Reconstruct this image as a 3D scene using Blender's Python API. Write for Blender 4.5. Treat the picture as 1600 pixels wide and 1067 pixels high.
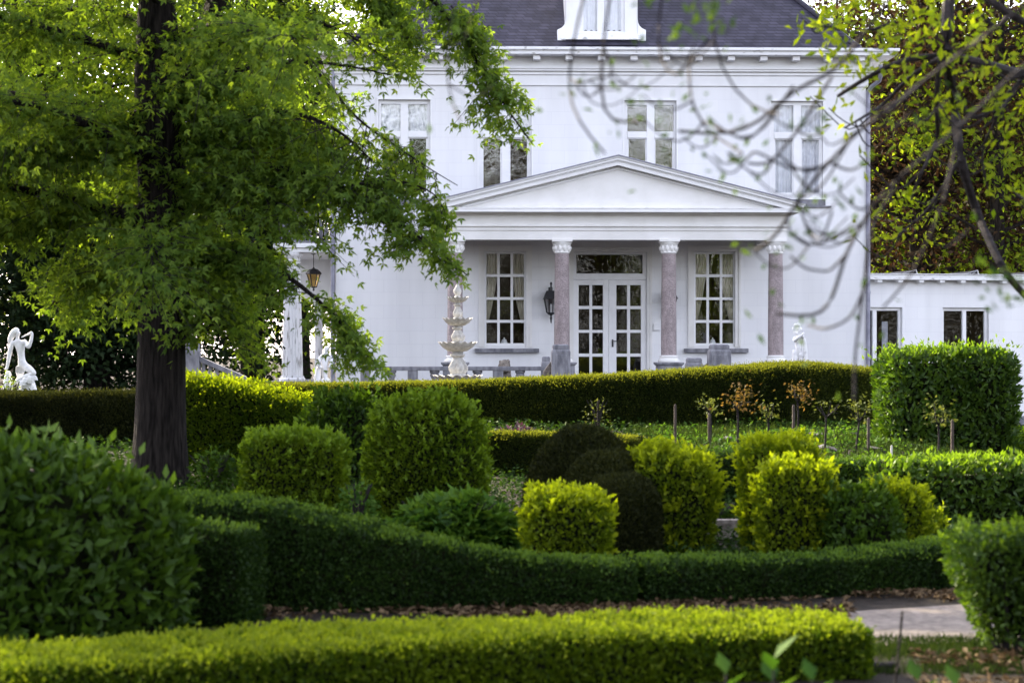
import bpy, math, random
import numpy as np
from mathutils import Vector, Matrix

# ------------------------------------------------------------------ camera, sky, sun, exposure
scene = bpy.context.scene
for o in list(bpy.data.objects):
    bpy.data.objects.remove(o)
C = scene.collection
F = 3778.0          # focal length in pixels of the 1600 px wide photograph
HZ = 555.0          # eye level row
EYE = 1.6

cam = bpy.data.cameras.new("camera")
cam.sensor_width = 36.0
cam.lens = 36.0 * F / 1600.0
cam.shift_y = (HZ - 533.5) / 1600.0
cam.clip_start = 0.1
cam.clip_end = 2000
cam.dof.use_dof = True
cam.dof.focus_distance = 55.0
cam.dof.aperture_fstop = 4.0
camo = bpy.data.objects.new("camera", cam)
C.objects.link(camo)
camo.location = (0, 0, EYE)
camo.rotation_euler = (math.radians(90), 0, 0)
scene.camera = camo

SUN_EL = math.radians(31)
SUN_AZ = math.radians(-38)            # clockwise from +Y: behind the house, to the left
sun_dir = Vector((math.sin(SUN_AZ) * math.cos(SUN_EL), math.cos(SUN_AZ) * math.cos(SUN_EL), math.sin(SUN_EL)))
world = bpy.data.worlds.new("World")
scene.world = world
world.use_nodes = True
wn = world.node_tree.nodes
wl = world.node_tree.links
bg = wn["Background"]
sky = wn.new("ShaderNodeTexSky")
sky.sky_type = 'NISHITA'
sky.sun_disc = False
sky.sun_elevation = SUN_EL
sky.sun_rotation = SUN_AZ
sky.air_density = 1.0
sky.dust_density = 2.0
hs = wn.new("ShaderNodeHueSaturation")
hs.inputs["Saturation"].default_value = 0.42
wl.new(sky.outputs[0], hs.inputs["Color"])
wb = wn.new("ShaderNodeMix"); wb.data_type = 'RGBA'; wb.blend_type = 'MULTIPLY'; wb.inputs[0].default_value = 1
wb.inputs[7].default_value = (1.03, 0.985, 1.045, 1)      # the photograph's slightly violet white balance
wl.new(hs.outputs[0], wb.inputs[6])
wl.new(wb.outputs[2], bg.inputs[0])
bg.inputs[1].default_value = 0.15
sl = bpy.data.lights.new("sun", 'SUN')
sl.energy = 5.0
sl.angle = math.radians(0.5)
sl.color = (1.0, 0.86, 0.62)
so = bpy.data.objects.new("sun", sl)
C.objects.link(so)
so.rotation_euler = sun_dir.to_track_quat('Z', 'Y').to_euler()
scene.view_settings.view_transform = 'Standard'
scene.view_settings.look = 'None'
scene.view_settings.gamma = 1.0
scene.view_settings.exposure = 2.32
scene.cycles.max_bounces = 8
scene.cycles.diffuse_bounces = 3
scene.cycles.transmission_bounces = 4
scene.cycles.transparent_max_bounces = 12
scene.cycles.caustics_reflective = False
scene.cycles.caustics_refractive = False
scene.cycles.sample_clamp_indirect = 6.0

random.seed(7)
RNG = np.random.default_rng(11)

# ------------------------------------------------------------------ measuring helpers
def W(px, py, d):
    return Vector(((px - 800) / F * d, d, EYE - (py - HZ) / F * d))

def PX(p):
    return 800 + p[0] / p[1] * F, HZ - (p[2] - EYE) / p[1] * F

class Frame:
    """a building's own axes: origin on the ground, turned by yaw"""
    def __init__(s, ox, oy, yaw):
        s.o = (ox, oy); s.t = yaw; s.c = math.cos(yaw); s.s = math.sin(yaw)
        s.cx, s.cy = s.inv(0, 0)
    def inv(s, X, Y):
        X -= s.o[0]; Y -= s.o[1]
        return X * s.c + Y * s.s, -X * s.s + Y * s.c
    def at(s, px, py, yl=0.0):
        a = (px - 800) / F; c = -(py - HZ) / F
        lx = a * s.c + s.s; ly = -a * s.s + s.c
        t = (yl - s.cy) / ly
        return s.cx + lx * t, EYE + c * t
    def x(s, px, yl=0.0): return s.at(px, HZ, yl)[0]
    def z(s, py, yl=0.0, px=950): return s.at(px, py, yl)[1]
    def world(s, x, y, z):
        return (s.o[0] + x * s.c - y * s.s, s.o[1] + x * s.s + y * s.c, z)

def sm(t):
    t = max(0.0, min(1.0, t)); return t * t * (3 - 2 * t)

def ground_z(x, y):
    b = float(np.interp(y, [0, 19, 22, 27, 35, 40, 300], [0, 0.0, 0.10, 0.40, 0.57, 0.8, 0.8]))
    f = 1 - sm((x - 4.4) / 3.6) * sm((y - 22) / 8)
    b *= f
    if y > 50: b -= 0.1 * sm((x - 8) / 2)
    b *= 1 - sm((y - 75) / 30)
    return b

# ------------------------------------------------------------------ object helpers
def link(o, parent=None):
    C.objects.link(o)
    if parent is not None: o.parent = parent
    return o

def tag(o, label=None, cat=None, group=None, kind=None):
    if label: o['label'] = label
    if cat: o['category'] = cat
    if group: o['group'] = group
    if kind: o['kind'] = kind
    return o

def empty(name, loc, label, cat, group=None, rz=0):
    o = bpy.data.objects.new(name, None)
    o.empty_display_size = 0.2
    o.location = loc; o.rotation_euler = (0, 0, rz)
    C.objects.link(o)
    return tag(o, label, cat, group)

class MB:
    def __init__(s): s.v = []; s.f = []; s.m = []
    def add(s, vs, fs, mi=0):
        b = len(s.v); s.v += [tuple(v) for v in vs]
        s.f += [tuple(i + b for i in f) for f in fs]; s.m += [mi] * len(fs)
        return s
    def box(s, x0, x1, y0, y1, z0, z1, mi=0, bev=0.0):
        if x0 > x1: x0, x1 = x1, x0
        if y0 > y1: y0, y1 = y1, y0
        if z0 > z1: z0, z1 = z1, z0
        vs = [(x0, y0, z0), (x1, y0, z0), (x1, y1, z0), (x0, y1, z0), (x0, y0, z1), (x1, y0, z1), (x1, y1, z1), (x0, y1, z1)]
        return s.add(vs, [(0, 3, 2, 1), (4, 5, 6, 7), (0, 1, 5, 4), (1, 2, 6, 5), (2, 3, 7, 6), (3, 0, 4, 7)], mi)
    def frust(s, cx, cy, z0, z1, w0, d0, w1, d1, mi=0):
        vs = []
        for z, w, d in ((z0, w0 / 2, d0 / 2), (z1, w1 / 2, d1 / 2)):
            vs += [(cx - w, cy - d, z), (cx + w, cy - d, z), (cx + w, cy + d, z), (cx - w, cy + d, z)]
        return s.add(vs, [(0, 3, 2, 1), (4, 5, 6, 7), (0, 1, 5, 4), (1, 2, 6, 5), (2, 3, 7, 6), (3, 0, 4, 7)], mi)
    def prism(s, poly, y0, y1, mi=0):
        """poly in x,z (counter-clockwise seen from -y), extruded along y"""
        n = len(poly)
        vs = [(x, y0, z) for x, z in poly] + [(x, y1, z) for x, z in poly]
        fs = [tuple(range(n)), tuple(range(2 * n - 1, n - 1, -1))]
        for i in range(n):
            j = (i + 1) % n
            fs.append((i, i + n, j + n, j))
        return s.add(vs, fs, mi)
    def lathe(s, cx, cy, prof, n=24, mi=0, fl=None):
        vs = []; fs = []
        for r, z in prof:
            for k in range(n):
                a = 2 * math.pi * k / n
                rr, zz = (r, z) if fl is None else fl(r, z, a)
                vs.append((cx + rr * math.cos(a), cy + rr * math.sin(a), zz))
        m = len(prof)
        for i in range(m - 1):
            for k in range(n):
                k2 = (k + 1) % n
                fs.append((i * n + k, i * n + k2, (i + 1) * n + k2, (i + 1) * n + k))
        fs.append(tuple(range(n - 1, -1, -1))); fs.append(tuple((m - 1) * n + k for k in range(n)))
        return s.add(vs, fs, mi)
    def tube(s, pts, rad, n=8, mi=0):
        pts = [Vector(p) for p in pts]
        if not hasattr(rad, '__len__'): rad = [rad] * len(pts)
        vs = []; fs = []
        up = Vector((0.13, 0.31, 0.94))
        for i, p in enumerate(pts):
            t = (pts[min(i + 1, len(pts) - 1)] - pts[max(i - 1, 0)]).normalized()
            a = t.cross(up)
            if a.length < 1e-3: a = t.cross(Vector((1, 0, 0)))
            a.normalize(); b = t.cross(a)
            for k in range(n):
                an = 2 * math.pi * k / n
                vs.append(p + (a * math.cos(an) + b * math.sin(an)) * rad[i])
        for i in range(len(pts) - 1):
            for k in range(n):
                k2 = (k + 1) % n
                fs.append((i * n + k, i * n + k2, (i + 1) * n + k2, (i + 1) * n + k))
        fs.append(tuple(range(n))); fs.append(tuple((len(pts) - 1) * n + k for k in range(n - 1, -1, -1)))
        return s.add(vs, fs, mi)
    def build(s, name, mats, parent=None, smooth=False, loc=None, bevel=0.0):
        me = bpy.data.meshes.new(name)
        me.from_pydata(s.v, [], s.f); me.update()
        if not isinstance(mats, (list, tuple)): mats = [mats]
        for m in mats: me.materials.append(m)
        if len(mats) > 1: me.polygons.foreach_set("material_index", s.m)
        if smooth:
            me.polygons.foreach_set("use_smooth", [True] * len(me.polygons))
            try: me.set_sharp_from_angle(angle=math.radians(42))
            except Exception: pass
        o = bpy.data.objects.new(name, me)
        if loc: o.location = loc
        if bevel:
            b = o.modifiers.new("bevel", 'BEVEL'); b.width = bevel; b.segments = 2; b.limit_method = 'ANGLE'
            b.angle_limit = math.radians(40)
        return link(o, parent)

def np_mesh(name, parts, mats, parent=None, smooth_mats=()):
    """parts: (verts, tris, material, rnd per vert)"""
    V = np.concatenate([p[0] for p in parts]); off = 0; T = []; M = []; R = []
    for v, t, mi, r in parts:
        T.append(t + off); off += len(v); M.append(np.full(len(t), mi, np.int32)); R.append(r)
    T = np.concatenate(T).astype(np.int32); M = np.concatenate(M); R = np.concatenate(R).astype(np.float32)
    me = bpy.data.meshes.new(name)
    me.vertices.add(len(V)); me.vertices.foreach_set("co", V.astype(np.float32).ravel())
    me.loops.add(T.size); me.loops.foreach_set("vertex_index", T.ravel())
    me.polygons.add(len(T)); me.polygons.foreach_set("loop_start", np.arange(0, T.size, 3, dtype=np.int32))
    for m in mats: me.materials.append(m)
    me.polygons.foreach_set("material_index", M)
    if smooth_mats:
        me.polygons.foreach_set("use_smooth", np.isin(M, smooth_mats))
    a = me.attributes.new("rnd", 'FLOAT', 'POINT'); a.data.foreach_set("value", R)
    me.update(calc_edges=True)
    return link(bpy.data.objects.new(name, me), parent)

# ------------------------------------------------------------------ materials
def newmat(name):
    m = bpy.data.materials.new(name); m.use_nodes = True
    nt = m.node_tree; nt.nodes.clear()
    out = nt.nodes.new("ShaderNodeOutputMaterial")
    return m, nt.nodes, nt.links, out

def ramp(N, stops):
    r = N.new("ShaderNodeValToRGB"); e = r.color_ramp.elements
    while len(e) < len(stops): e.new(0.5)
    for k, (p, c) in enumerate(stops):
        e[k].position = p; e[k].color = (*c, 1) if len(c) == 3 else c
    return r

def leafmat(name, dark, light, trans=0.42, gloss=0.05, rough=0.5, tint=(1.25, 1.15, 0.55)):
    m, N, L, out = newmat(name)
    at = N.new("ShaderNodeAttribute"); at.attribute_name = "rnd"
    r = ramp(N, [(0.0, dark), (0.55, [(a + b) / 2 for a, b in zip(dark, light)]), (1.0, light)])
    L.new(at.outputs["Fac"], r.inputs[0])
    d = N.new("ShaderNodeBsdfDiffuse"); t = N.new("ShaderNodeBsdfTranslucent"); g = N.new("ShaderNodeBsdfGlossy")
    g.inputs["Roughness"].default_value = rough
    mul = N.new("ShaderNodeMix"); mul.data_type = 'RGBA'; mul.blend_type = 'MULTIPLY'; mul.inputs[0].default_value = 1
    mul.inputs[7].default_value = (*tint, 1)
    L.new(r.outputs[0], d.inputs[0]); L.new(r.outputs[0], mul.inputs[6]); L.new(mul.outputs[2], t.inputs[0])
    mx = N.new("ShaderNodeMixShader"); mx.inputs[0].default_value = trans
    L.new(d.outputs[0], mx.inputs[1]); L.new(t.outputs[0], mx.inputs[2])
    g.inputs["Color"].default_value = (0.55, 0.6, 0.5, 1)
    m2 = N.new("ShaderNodeMixShader"); m2.inputs[0].default_value = gloss * 0.8
    L.new(mx.outputs[0], m2.inputs[1]); L.new(g.outputs[0], m2.inputs[2])
    L.new(m2.outputs[0], out.inputs[0])
    return m

def solid(name, c1, c2=None, scale=8.0, rough=0.7, bump=0.0, bscale=None, stretch=(1, 1, 1), spec=0.3, detail=6, metal=0.0, lo=0.35, hi=0.65, mottle=0.0):
    m, N, L, out = newmat(name)
    p = N.new("ShaderNodeBsdfPrincipled"); p.inputs["Roughness"].default_value = rough
    p.inputs["Specular IOR Level"].default_value = spec; p.inputs["Metallic"].default_value = metal
    tc = N.new("ShaderNodeTexCoord"); mp = N.new("ShaderNodeMapping"); mp.inputs["Scale"].default_value = stretch
    L.new(tc.outputs["Object"], mp.inputs[0])
    nz = N.new("ShaderNodeTexNoise"); nz.inputs["Scale"].default_value = scale; nz.inputs["Detail"].default_value = detail
    L.new(mp.outputs[0], nz.inputs[0])
    r = ramp(N, [(lo, c1), (hi, c2 or c1)])
    L.new(nz.outputs[0], r.inputs[0])
    if mottle:
        n3 = N.new("ShaderNodeTexNoise"); n3.inputs["Scale"].default_value = 3.2; n3.inputs["Detail"].default_value = 7; n3.inputs["Distortion"].default_value = 1.2
        L.new(mp.outputs[0], n3.inputs[0])
        r3 = ramp(N, [(0.36, (1 - mottle,) * 3), (0.62, (1, 1, 1))]); L.new(n3.outputs[0], r3.inputs[0])
        mx = N.new("ShaderNodeMix"); mx.data_type = 'RGBA'; mx.blend_type = 'MULTIPLY'; mx.inputs[0].default_value = 1
        L.new(r.outputs[0], mx.inputs[6]); L.new(r3.outputs[0], mx.inputs[7]); L.new(mx.outputs[2], p.inputs["Base Color"])
    else:
        L.new(r.outputs[0], p.inputs["Base Color"])
    if bump:
        n2 = N.new("ShaderNodeTexNoise"); n2.inputs["Scale"].default_value = bscale or scale * 2; n2.inputs["Detail"].default_value = 8
        L.new(mp.outputs[0], n2.inputs[0])
        b = N.new("ShaderNodeBump"); b.inputs["Strength"].default_value = bump; b.inputs["Distance"].default_value = 0.05
        L.new(n2.outputs[0], b.inputs["Height"]); L.new(b.outputs[0], p.inputs["Normal"])
    L.new(p.outputs[0], out.inputs[0])
    return m

def brickmat(name, c1, c2, mortar, bw, bh, ms, rough=0.7, bump=0.3, noise=0.25, spec=0.3, streak=1.0):
    """courses laid on the x-z plane of the object"""
    m, N, L, out = newmat(name)
    p = N.new("ShaderNodeBsdfPrincipled"); p.inputs["Roughness"].default_value = rough; p.inputs["Specular IOR Level"].default_value = spec
    tc = N.new("ShaderNodeTexCoord"); sp = N.new("ShaderNodeSeparateXYZ"); cb = N.new("ShaderNodeCombineXYZ"); ad = N.new("ShaderNodeMath")
    L.new(tc.outputs["Object"], sp.inputs[0]); L.new(sp.outputs[0], ad.inputs[0]); L.new(sp.outputs[1], ad.inputs[1])
    L.new(ad.outputs[0], cb.inputs[0]); L.new(sp.outputs[2], cb.inputs[1])
    b = N.new("ShaderNodeTexBrick"); b.inputs["Scale"].default_value = 1.0
    b.inputs["Brick Width"].default_value = bw; b.inputs["Row Height"].default_value = bh; b.inputs["Mortar Size"].default_value = ms
    b.inputs["Mortar Smooth"].default_value = 0.2
    b.inputs["Color1"].default_value = (*c1, 1); b.inputs["Color2"].default_value = (*c2, 1); b.inputs["Mortar"].default_value = (*mortar, 1)
    L.new(cb.outputs[0], b.inputs[0])
    nz = N.new("ShaderNodeTexNoise"); nz.inputs["Scale"].default_value = 1.3; nz.inputs["Detail"].default_value = 8
    mpp = N.new("ShaderNodeMapping"); mpp.inputs["Scale"].default_value = (1.6, 1.6, streak)
    L.new(tc.outputs["Object"], mpp.inputs[0]); L.new(mpp.outputs[0], nz.inputs[0])
    r = ramp(N, [(0.34, (1 - noise,) * 3), (0.6, (1, 1, 1))]); L.new(nz.outputs[0], r.inputs[0])
    mx = N.new("ShaderNodeMix"); mx.data_type = 'RGBA'; mx.blend_type = 'MULTIPLY'; mx.inputs[0].default_value = 1
    L.new(b.outputs[0], mx.inputs[6]); L.new(r.outputs[0], mx.inputs[7]); L.new(mx.outputs[2], p.inputs["Base Color"])
    bp = N.new("ShaderNodeBump"); bp.inputs["Strength"].default_value = bump; bp.inputs["Distance"].default_value = 0.02; bp.invert = True
    L.new(b.outputs["Fac"], bp.inputs["Height"]); L.new(bp.outputs[0], p.inputs["Normal"])
    L.new(p.outputs[0], out.inputs[0])
    return m

def glassmat(name, refl, wav=0.02, tint=(0.9, 0.92, 0.92)):
    m, N, L, out = newmat(name)
    t = N.new("ShaderNodeBsdfTransparent"); t.inputs[0].default_value = (*tint, 1)
    g = N.new("ShaderNodeBsdfGlossy"); g.inputs["Roughness"].default_value = 0.0
    tc = N.new("ShaderNodeTexCoord"); nz = N.new("ShaderNodeTexNoise"); nz.inputs["Scale"].default_value = 3.0; nz.inputs["Detail"].default_value = 2
    L.new(tc.outputs["Object"], nz.inputs[0])
    b = N.new("ShaderNodeBump"); b.inputs["Strength"].default_value = 1.0; b.inputs["Distance"].default_value = wav
    L.new(nz.outputs[0], b.inputs["Height"]); L.new(b.outputs[0], g.inputs["Normal"])
    x = N.new("ShaderNodeMixShader"); x.inputs[0].default_value = refl
    L.new(t.outputs[0], x.inputs[1]); L.new(g.outputs[0], x.inputs[2]); L.new(x.outputs[0], out.inputs[0])
    return m

M = {}
M['wall'] = brickmat("white_painted_wall", (0.78, 0.78, 0.79), (0.80, 0.80, 0.80), (0.74, 0.74, 0.75), 0.62, 0.31, 0.006, 0.6, 0.25, 0.08, streak=0.16)
M['paint'] = solid("white_gloss_paint", (0.76, 0.76, 0.76), (0.82, 0.82, 0.82), 3, 0.4, 0.02)
M['old_paint'] = solid("weathered_white_paint", (0.42, 0.41, 0.39), (0.8, 0.8, 0.8), 5, 0.6, 0.15, 30, (1, 1, 3), lo=0.30, hi=0.42, detail=10)
M['portico_paint'] = solid("portico_paint", (0.70, 0.69, 0.66), (0.78, 0.77, 0.75), 2, 0.5, 0.03)
M['slate'] = brickmat("slate_roof", (0.034, 0.032, 0.050), (0.062, 0.057, 0.084), (0.013, 0.012, 0.02), 0.23, 0.085, 0.008, 0.55, 0.8, 0.4)
M['granite'] = solid("pink_granite", (0.24, 0.195, 0.195), (0.41, 0.345, 0.345), 44, 0.4, 0.04, 60, lo=0.36, hi=0.66, detail=5, mottle=0.28)
M['bluestone'] = solid("grey_bluestone", (0.12, 0.12, 0.135), (0.25, 0.25, 0.27), 9, 0.75, 0.3, 40, (1, 1, 0.35), detail=10)
M['palestone'] = solid("white_cast_stone", (0.30, 0.29, 0.265), (0.50, 0.49, 0.46), 12, 0.8, 0.3, 60, detail=10)
M['marble'] = solid("white_marble", (0.52, 0.52, 0.53), (0.78, 0.78, 0.78), 9, 0.6, 0.2, 50, detail=10, lo=0.3, hi=0.5)
M['fluted'] = solid("flaking_white_column", (0.30, 0.29, 0.27), (0.72, 0.72, 0.72), 6, 0.8, 0.3, 40, (3, 3, 0.5), lo=0.34, hi=0.46, detail=12)
M['brownstone'] = solid("brown_lichen_stone", (0.10, 0.085, 0.07), (0.27, 0.235, 0.20), 14, 0.85, 0.5, 50)
M['zinc'] = solid("zinc_pipe", (0.20, 0.20, 0.25), (0.30, 0.30, 0.36), 5, 0.45, 0.02, metal=0.3)
M['iron'] = solid("black_iron", (0.012, 0.012, 0.014), (0.02, 0.02, 0.022), 20, 0.45, 0.05, spec=0.5)
M['amber'] = glassmat("amber_lamp_glass", 0.15, 0.0, (0.75, 0.6, 0.32))
M['lampglass'] = glassmat("clear_lamp_glass", 0.15, 0.0, (0.85, 0.85, 0.85))
M['glass_up'] = glassmat("upper_window_glass", 0.20, 0.004)
M['glass_curtained'] = glassmat("curtained_window_glass", 0.10, 0.0025)
M['glass_low'] = glassmat("lower_window_glass", 0.09, 0.0015)
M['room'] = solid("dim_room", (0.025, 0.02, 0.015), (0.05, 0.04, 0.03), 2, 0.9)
M['curtain'] = solid("cream_curtain", (0.66, 0.61, 0.50), (0.76, 0.71, 0.60), 6, 0.9)
M['net'] = solid("white_net_curtain", (0.70, 0.70, 0.76), (0.80, 0.80, 0.86), 6, 0.9)
M['steel'] = solid("steel_handle", (0.25, 0.25, 0.25), (0.35, 0.35, 0.35), 10, 0.3, metal=0.8)
M['china'] = solid("white_china", (0.7, 0.7, 0.7), (0.78, 0.78, 0.78), 10, 0.2)
M['bark'] = solid("dark_bark", (0.004, 0.0033, 0.003), (0.024, 0.020, 0.0175), 9, 0.95, 1.0, 10, (4, 4, 0.45), spec=0.1, detail=10)
M['twig'] = solid("grey_twig_bark", (0.012, 0.010, 0.010), (0.032, 0.027, 0.027), 20, 0.9, 0.3, spec=0.15)
M['twig_gold'] = solid("sunlit_twig_bark", (0.10, 0.09, 0.03), (0.22, 0.2, 0.07), 16, 0.9, 0.3, spec=0.15)  # unused; yellow sunlight put into the bark colour
M['stake'] = solid("weathered_stake", (0.05, 0.038, 0.03), (0.10, 0.08, 0.065), 12, 0.9, 0.3, 40, (3, 3, 0.4))
M['soil'] = solid("garden_soil", (0.010, 0.008, 0.006), (0.030, 0.024, 0.018), 6, 0.95, 0.9, 22, spec=0.1, detail=12)
M['path'] = solid("sandy_path", (0.20, 0.172, 0.150), (0.34, 0.295, 0.255), 18, 0.95, 0.8, 90, spec=0.1, detail=12, mottle=0.22)
M['slab'] = solid("slate_slab", (0.016, 0.016, 0.020), (0.035, 0.035, 0.042), 8, 0.8, 0.3)
M['litter'] = leafmat("dry_leaves", (0.03, 0.018, 0.010), (0.14, 0.095, 0.052), 0.15, 0.02, tint=(1, 1, 1))
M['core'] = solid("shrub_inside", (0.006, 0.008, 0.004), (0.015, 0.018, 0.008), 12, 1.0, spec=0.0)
M['golden'] = leafmat("golden_leaf", (0.050, 0.085, 0.003), (0.17, 0.225, 0.007), 0.45, 0.015, tint=(1.15, 1.2, .5))
M['golden_green'] = leafmat("golden_green_leaf", (0.026, 0.060, 0.003), (0.095, 0.155, 0.007), 0.42, 0.015, tint=(1.15, 1.2, .5))
M['front'] = leafmat("front_hedge_leaf", (0.032, 0.066, 0.003), (0.115, 0.165, 0.006), 0.42, 0.015, tint=(1.15, 1.2, .5))
M['box'] = leafmat("box_leaf", (0.006, 0.018, 0.003), (0.032, 0.068, 0.010), 0.3, 0.02)
M['yew'] = leafmat("yew_leaf", (0.009, 0.017, 0.003), (0.050, 0.066, 0.010), 0.35, 0.01)
M['dark_yew'] = leafmat("dark_yew_leaf", (0.007, 0.010, 0.003), (0.036, 0.042, 0.010), 0.28, 0.015)
M['laurel'] = leafmat("laurel_leaf", (0.012, 0.034, 0.003), (0.052, 0.105, 0.007), 0.34, 0.03, 0.5)
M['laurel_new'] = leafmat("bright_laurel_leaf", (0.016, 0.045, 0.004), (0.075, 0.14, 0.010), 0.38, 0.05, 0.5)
M['maple'] = leafmat("maple_leaf", (0.062, 0.122, 0.017), (0.150, 0.235, 0.034), 0.56, 0.015, tint=(1.4, 1.25, 0.4))
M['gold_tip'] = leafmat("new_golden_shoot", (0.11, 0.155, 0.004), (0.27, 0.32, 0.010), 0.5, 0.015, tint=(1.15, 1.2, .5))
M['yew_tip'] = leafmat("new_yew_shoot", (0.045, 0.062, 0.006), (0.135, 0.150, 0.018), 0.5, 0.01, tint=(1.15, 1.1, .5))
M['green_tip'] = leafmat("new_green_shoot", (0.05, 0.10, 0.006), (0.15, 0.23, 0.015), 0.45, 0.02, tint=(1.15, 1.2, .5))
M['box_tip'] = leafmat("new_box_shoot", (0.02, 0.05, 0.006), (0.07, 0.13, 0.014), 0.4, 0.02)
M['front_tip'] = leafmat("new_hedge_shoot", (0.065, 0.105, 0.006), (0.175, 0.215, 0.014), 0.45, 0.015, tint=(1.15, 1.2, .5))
M['peony'] = leafmat("peony_leaf", (0.022, 0.065, 0.008), (0.085, 0.165, 0.022), 0.42, 0.02)
M['purple'] = leafmat("purple_leaf", (0.03, 0.014, 0.02), (0.10, 0.055, 0.08), 0.3, 0.05, tint=(1.2, .8, .9))
M['rose'] = leafmat("rose_leaf", (0.035, 0.05, 0.012), (0.09, 0.11, 0.03), 0.4, 0.02)
M['rose_red'] = leafmat("young_rose_leaf", (0.04, 0.035, 0.012), (0.14, 0.085, 0.028), 0.4, 0.02)
M['beech'] = leafmat("copper_beech_leaf", (0.012, 0.008, 0.006), (0.040, 0.026, 0.016), 0.4, 0.015, tint=(1.25, 1.0, .6))
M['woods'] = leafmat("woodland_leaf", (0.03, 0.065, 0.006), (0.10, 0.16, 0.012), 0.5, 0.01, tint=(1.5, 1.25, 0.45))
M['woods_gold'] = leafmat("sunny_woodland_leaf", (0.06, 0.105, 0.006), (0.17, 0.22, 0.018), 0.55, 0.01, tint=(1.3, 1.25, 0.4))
M['conifer'] = leafmat("dark_conifer_leaf", (0.005, 0.012, 0.005), (0.018, 0.032, 0.012), 0.2, 0.01)
M['chestnut'] = leafmat("young_chestnut_leaf", (0.022, 0.055, 0.006), (0.065, 0.115, 0.012), 0.3, 0.02)
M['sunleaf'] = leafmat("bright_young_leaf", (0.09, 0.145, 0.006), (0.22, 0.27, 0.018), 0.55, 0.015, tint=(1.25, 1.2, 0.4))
M['grass'] = leafmat("grass_blade", (0.012, 0.026, 0.006), (0.034, 0.056, 0.012), 0.35, 0.01)
M['rearwood'] = leafmat("brown_spring_leaf", (0.016, 0.015, 0.006), (0.060, 0.050, 0.018), 0.35, 0.02, tint=(1.1, 1, .8))

# ------------------------------------------------------------------ foliage
def unit(a):
    return a / np.maximum(np.linalg.norm(a, axis=-1, keepdims=True), 1e-9)

def leaf_geo(P, A, Nn, L, Wd, fold=0.3, star=False, rnd=None):
    n = len(P); A = unit(A); S = unit(np.cross(A, Nn)); N2 = np.cross(S, A)
    L = np.broadcast_to(L, (n,))[:, None]; Wd = np.broadcast_to(Wd, (n,))[:, None]
    if rnd is None: rnd = RNG.random(n)
    out = []
    for ang, sc in (((-0.95, 0.72), (0.0, 1.0), (0.95, 0.72)) if star else ((0.0, 1.0),)):
        Ax = A * math.cos(ang) + S * math.sin(ang); Sx = S * math.cos(ang) - A * math.sin(ang)
        mid = P + Ax * L * 0.42 * sc
        v = np.stack([P, mid + Sx * Wd * .5 + N2 * Wd * fold * .5, P + Ax * L * sc - N2 * L * 0.08, mid - Sx * Wd * .5 + N2 * Wd * fold * .5], 1)
        out.append(v)
    V = np.concatenate(out).reshape(-1, 3)
    k = len(out) * n
    b = np.arange(k)[:, None] * 4
    T = np.concatenate([b + np.array([[0, 1, 2]]), b + np.array([[0, 2, 3]])])
    R = np.repeat(np.tile(rnd, len(out)), 4)
    return V, T, R

_ph = RNG.random((9, 4)) * 6.28
_fr = unit(RNG.normal(size=(9, 3)))
def lumps(P, freq):
    r = np.zeros(len(P))
    for k in range(9):
        f = freq * (0.6 + 0.28 * k)
        r += np.sin(P @ _fr[k] * f + _ph[k, 0]) / (1 + 0.35 * k)
    return r / 3.2

def grid_tris(nu, nv, wrap_u=False):
    T = []
    U = nu if wrap_u else nu - 1
    for i in range(U):
        i2 = (i + 1) % nu
        j = np.arange(nv - 1)
        a = i * nv + j; b = i2 * nv + j
        T.append(np.stack([a, b, b + 1], 1)); T.append(np.stack([a, b + 1, a + 1], 1))
    return np.concatenate(T)

def blob(cx, cy, zb, rx, ry, H, plan=2.0, e=0.5, prof=None, rot=0.0, amp=0.03, freq=6.0, nu=56, nv=22, tilt=(0, 0)):
    """closed clipped-bush surface; plan 2 = round, 6 = square; e small = boxy"""
    th = np.linspace(0, 2 * np.pi, nu, endpoint=False)
    t = np.linspace(0, np.pi / 2, nv)
    cr = np.abs(np.cos(t)) ** e; sr = np.sin(t) ** e
    if prof is not None: cr = cr * np.interp(sr, [p[0] for p in prof], [p[1] for p in prof])
    c, s = np.cos(th), np.sin(th)
    rr = (np.abs(c) ** plan + np.abs(s) ** plan) ** (-1.0 / plan)
    X = rx * (rr * c)[:, None] * cr[None]; Y = ry * (rr * s)[:, None] * cr[None]
    Z = np.broadcast_to(H * sr[None], X.shape).copy()
    Z += (tilt[0] * X + tilt[1] * Y) * sr[None]
    cs, sn = math.cos(rot), math.sin(rot)
    P = np.stack([cx + X * cs - Y * sn, cy + X * sn + Y * cs, zb + Z], -1).reshape(-1, 3)
    T = grid_tris(nu, nv, True)
    return bump_out(P, T, amp, freq), T

def bump_out(P, T, amp, freq):
    N = vnorm(P, T)
    return P + N * (lumps(P, freq) * amp)[:, None]

def vnorm(P, T):
    fn = np.cross(P[T[:, 1]] - P[T[:, 0]], P[T[:, 2]] - P[T[:, 0]])
    N = np.zeros_like(P)
    for k in range(3): np.add.at(N, T[:, k], fn)
    return unit(N)

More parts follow.
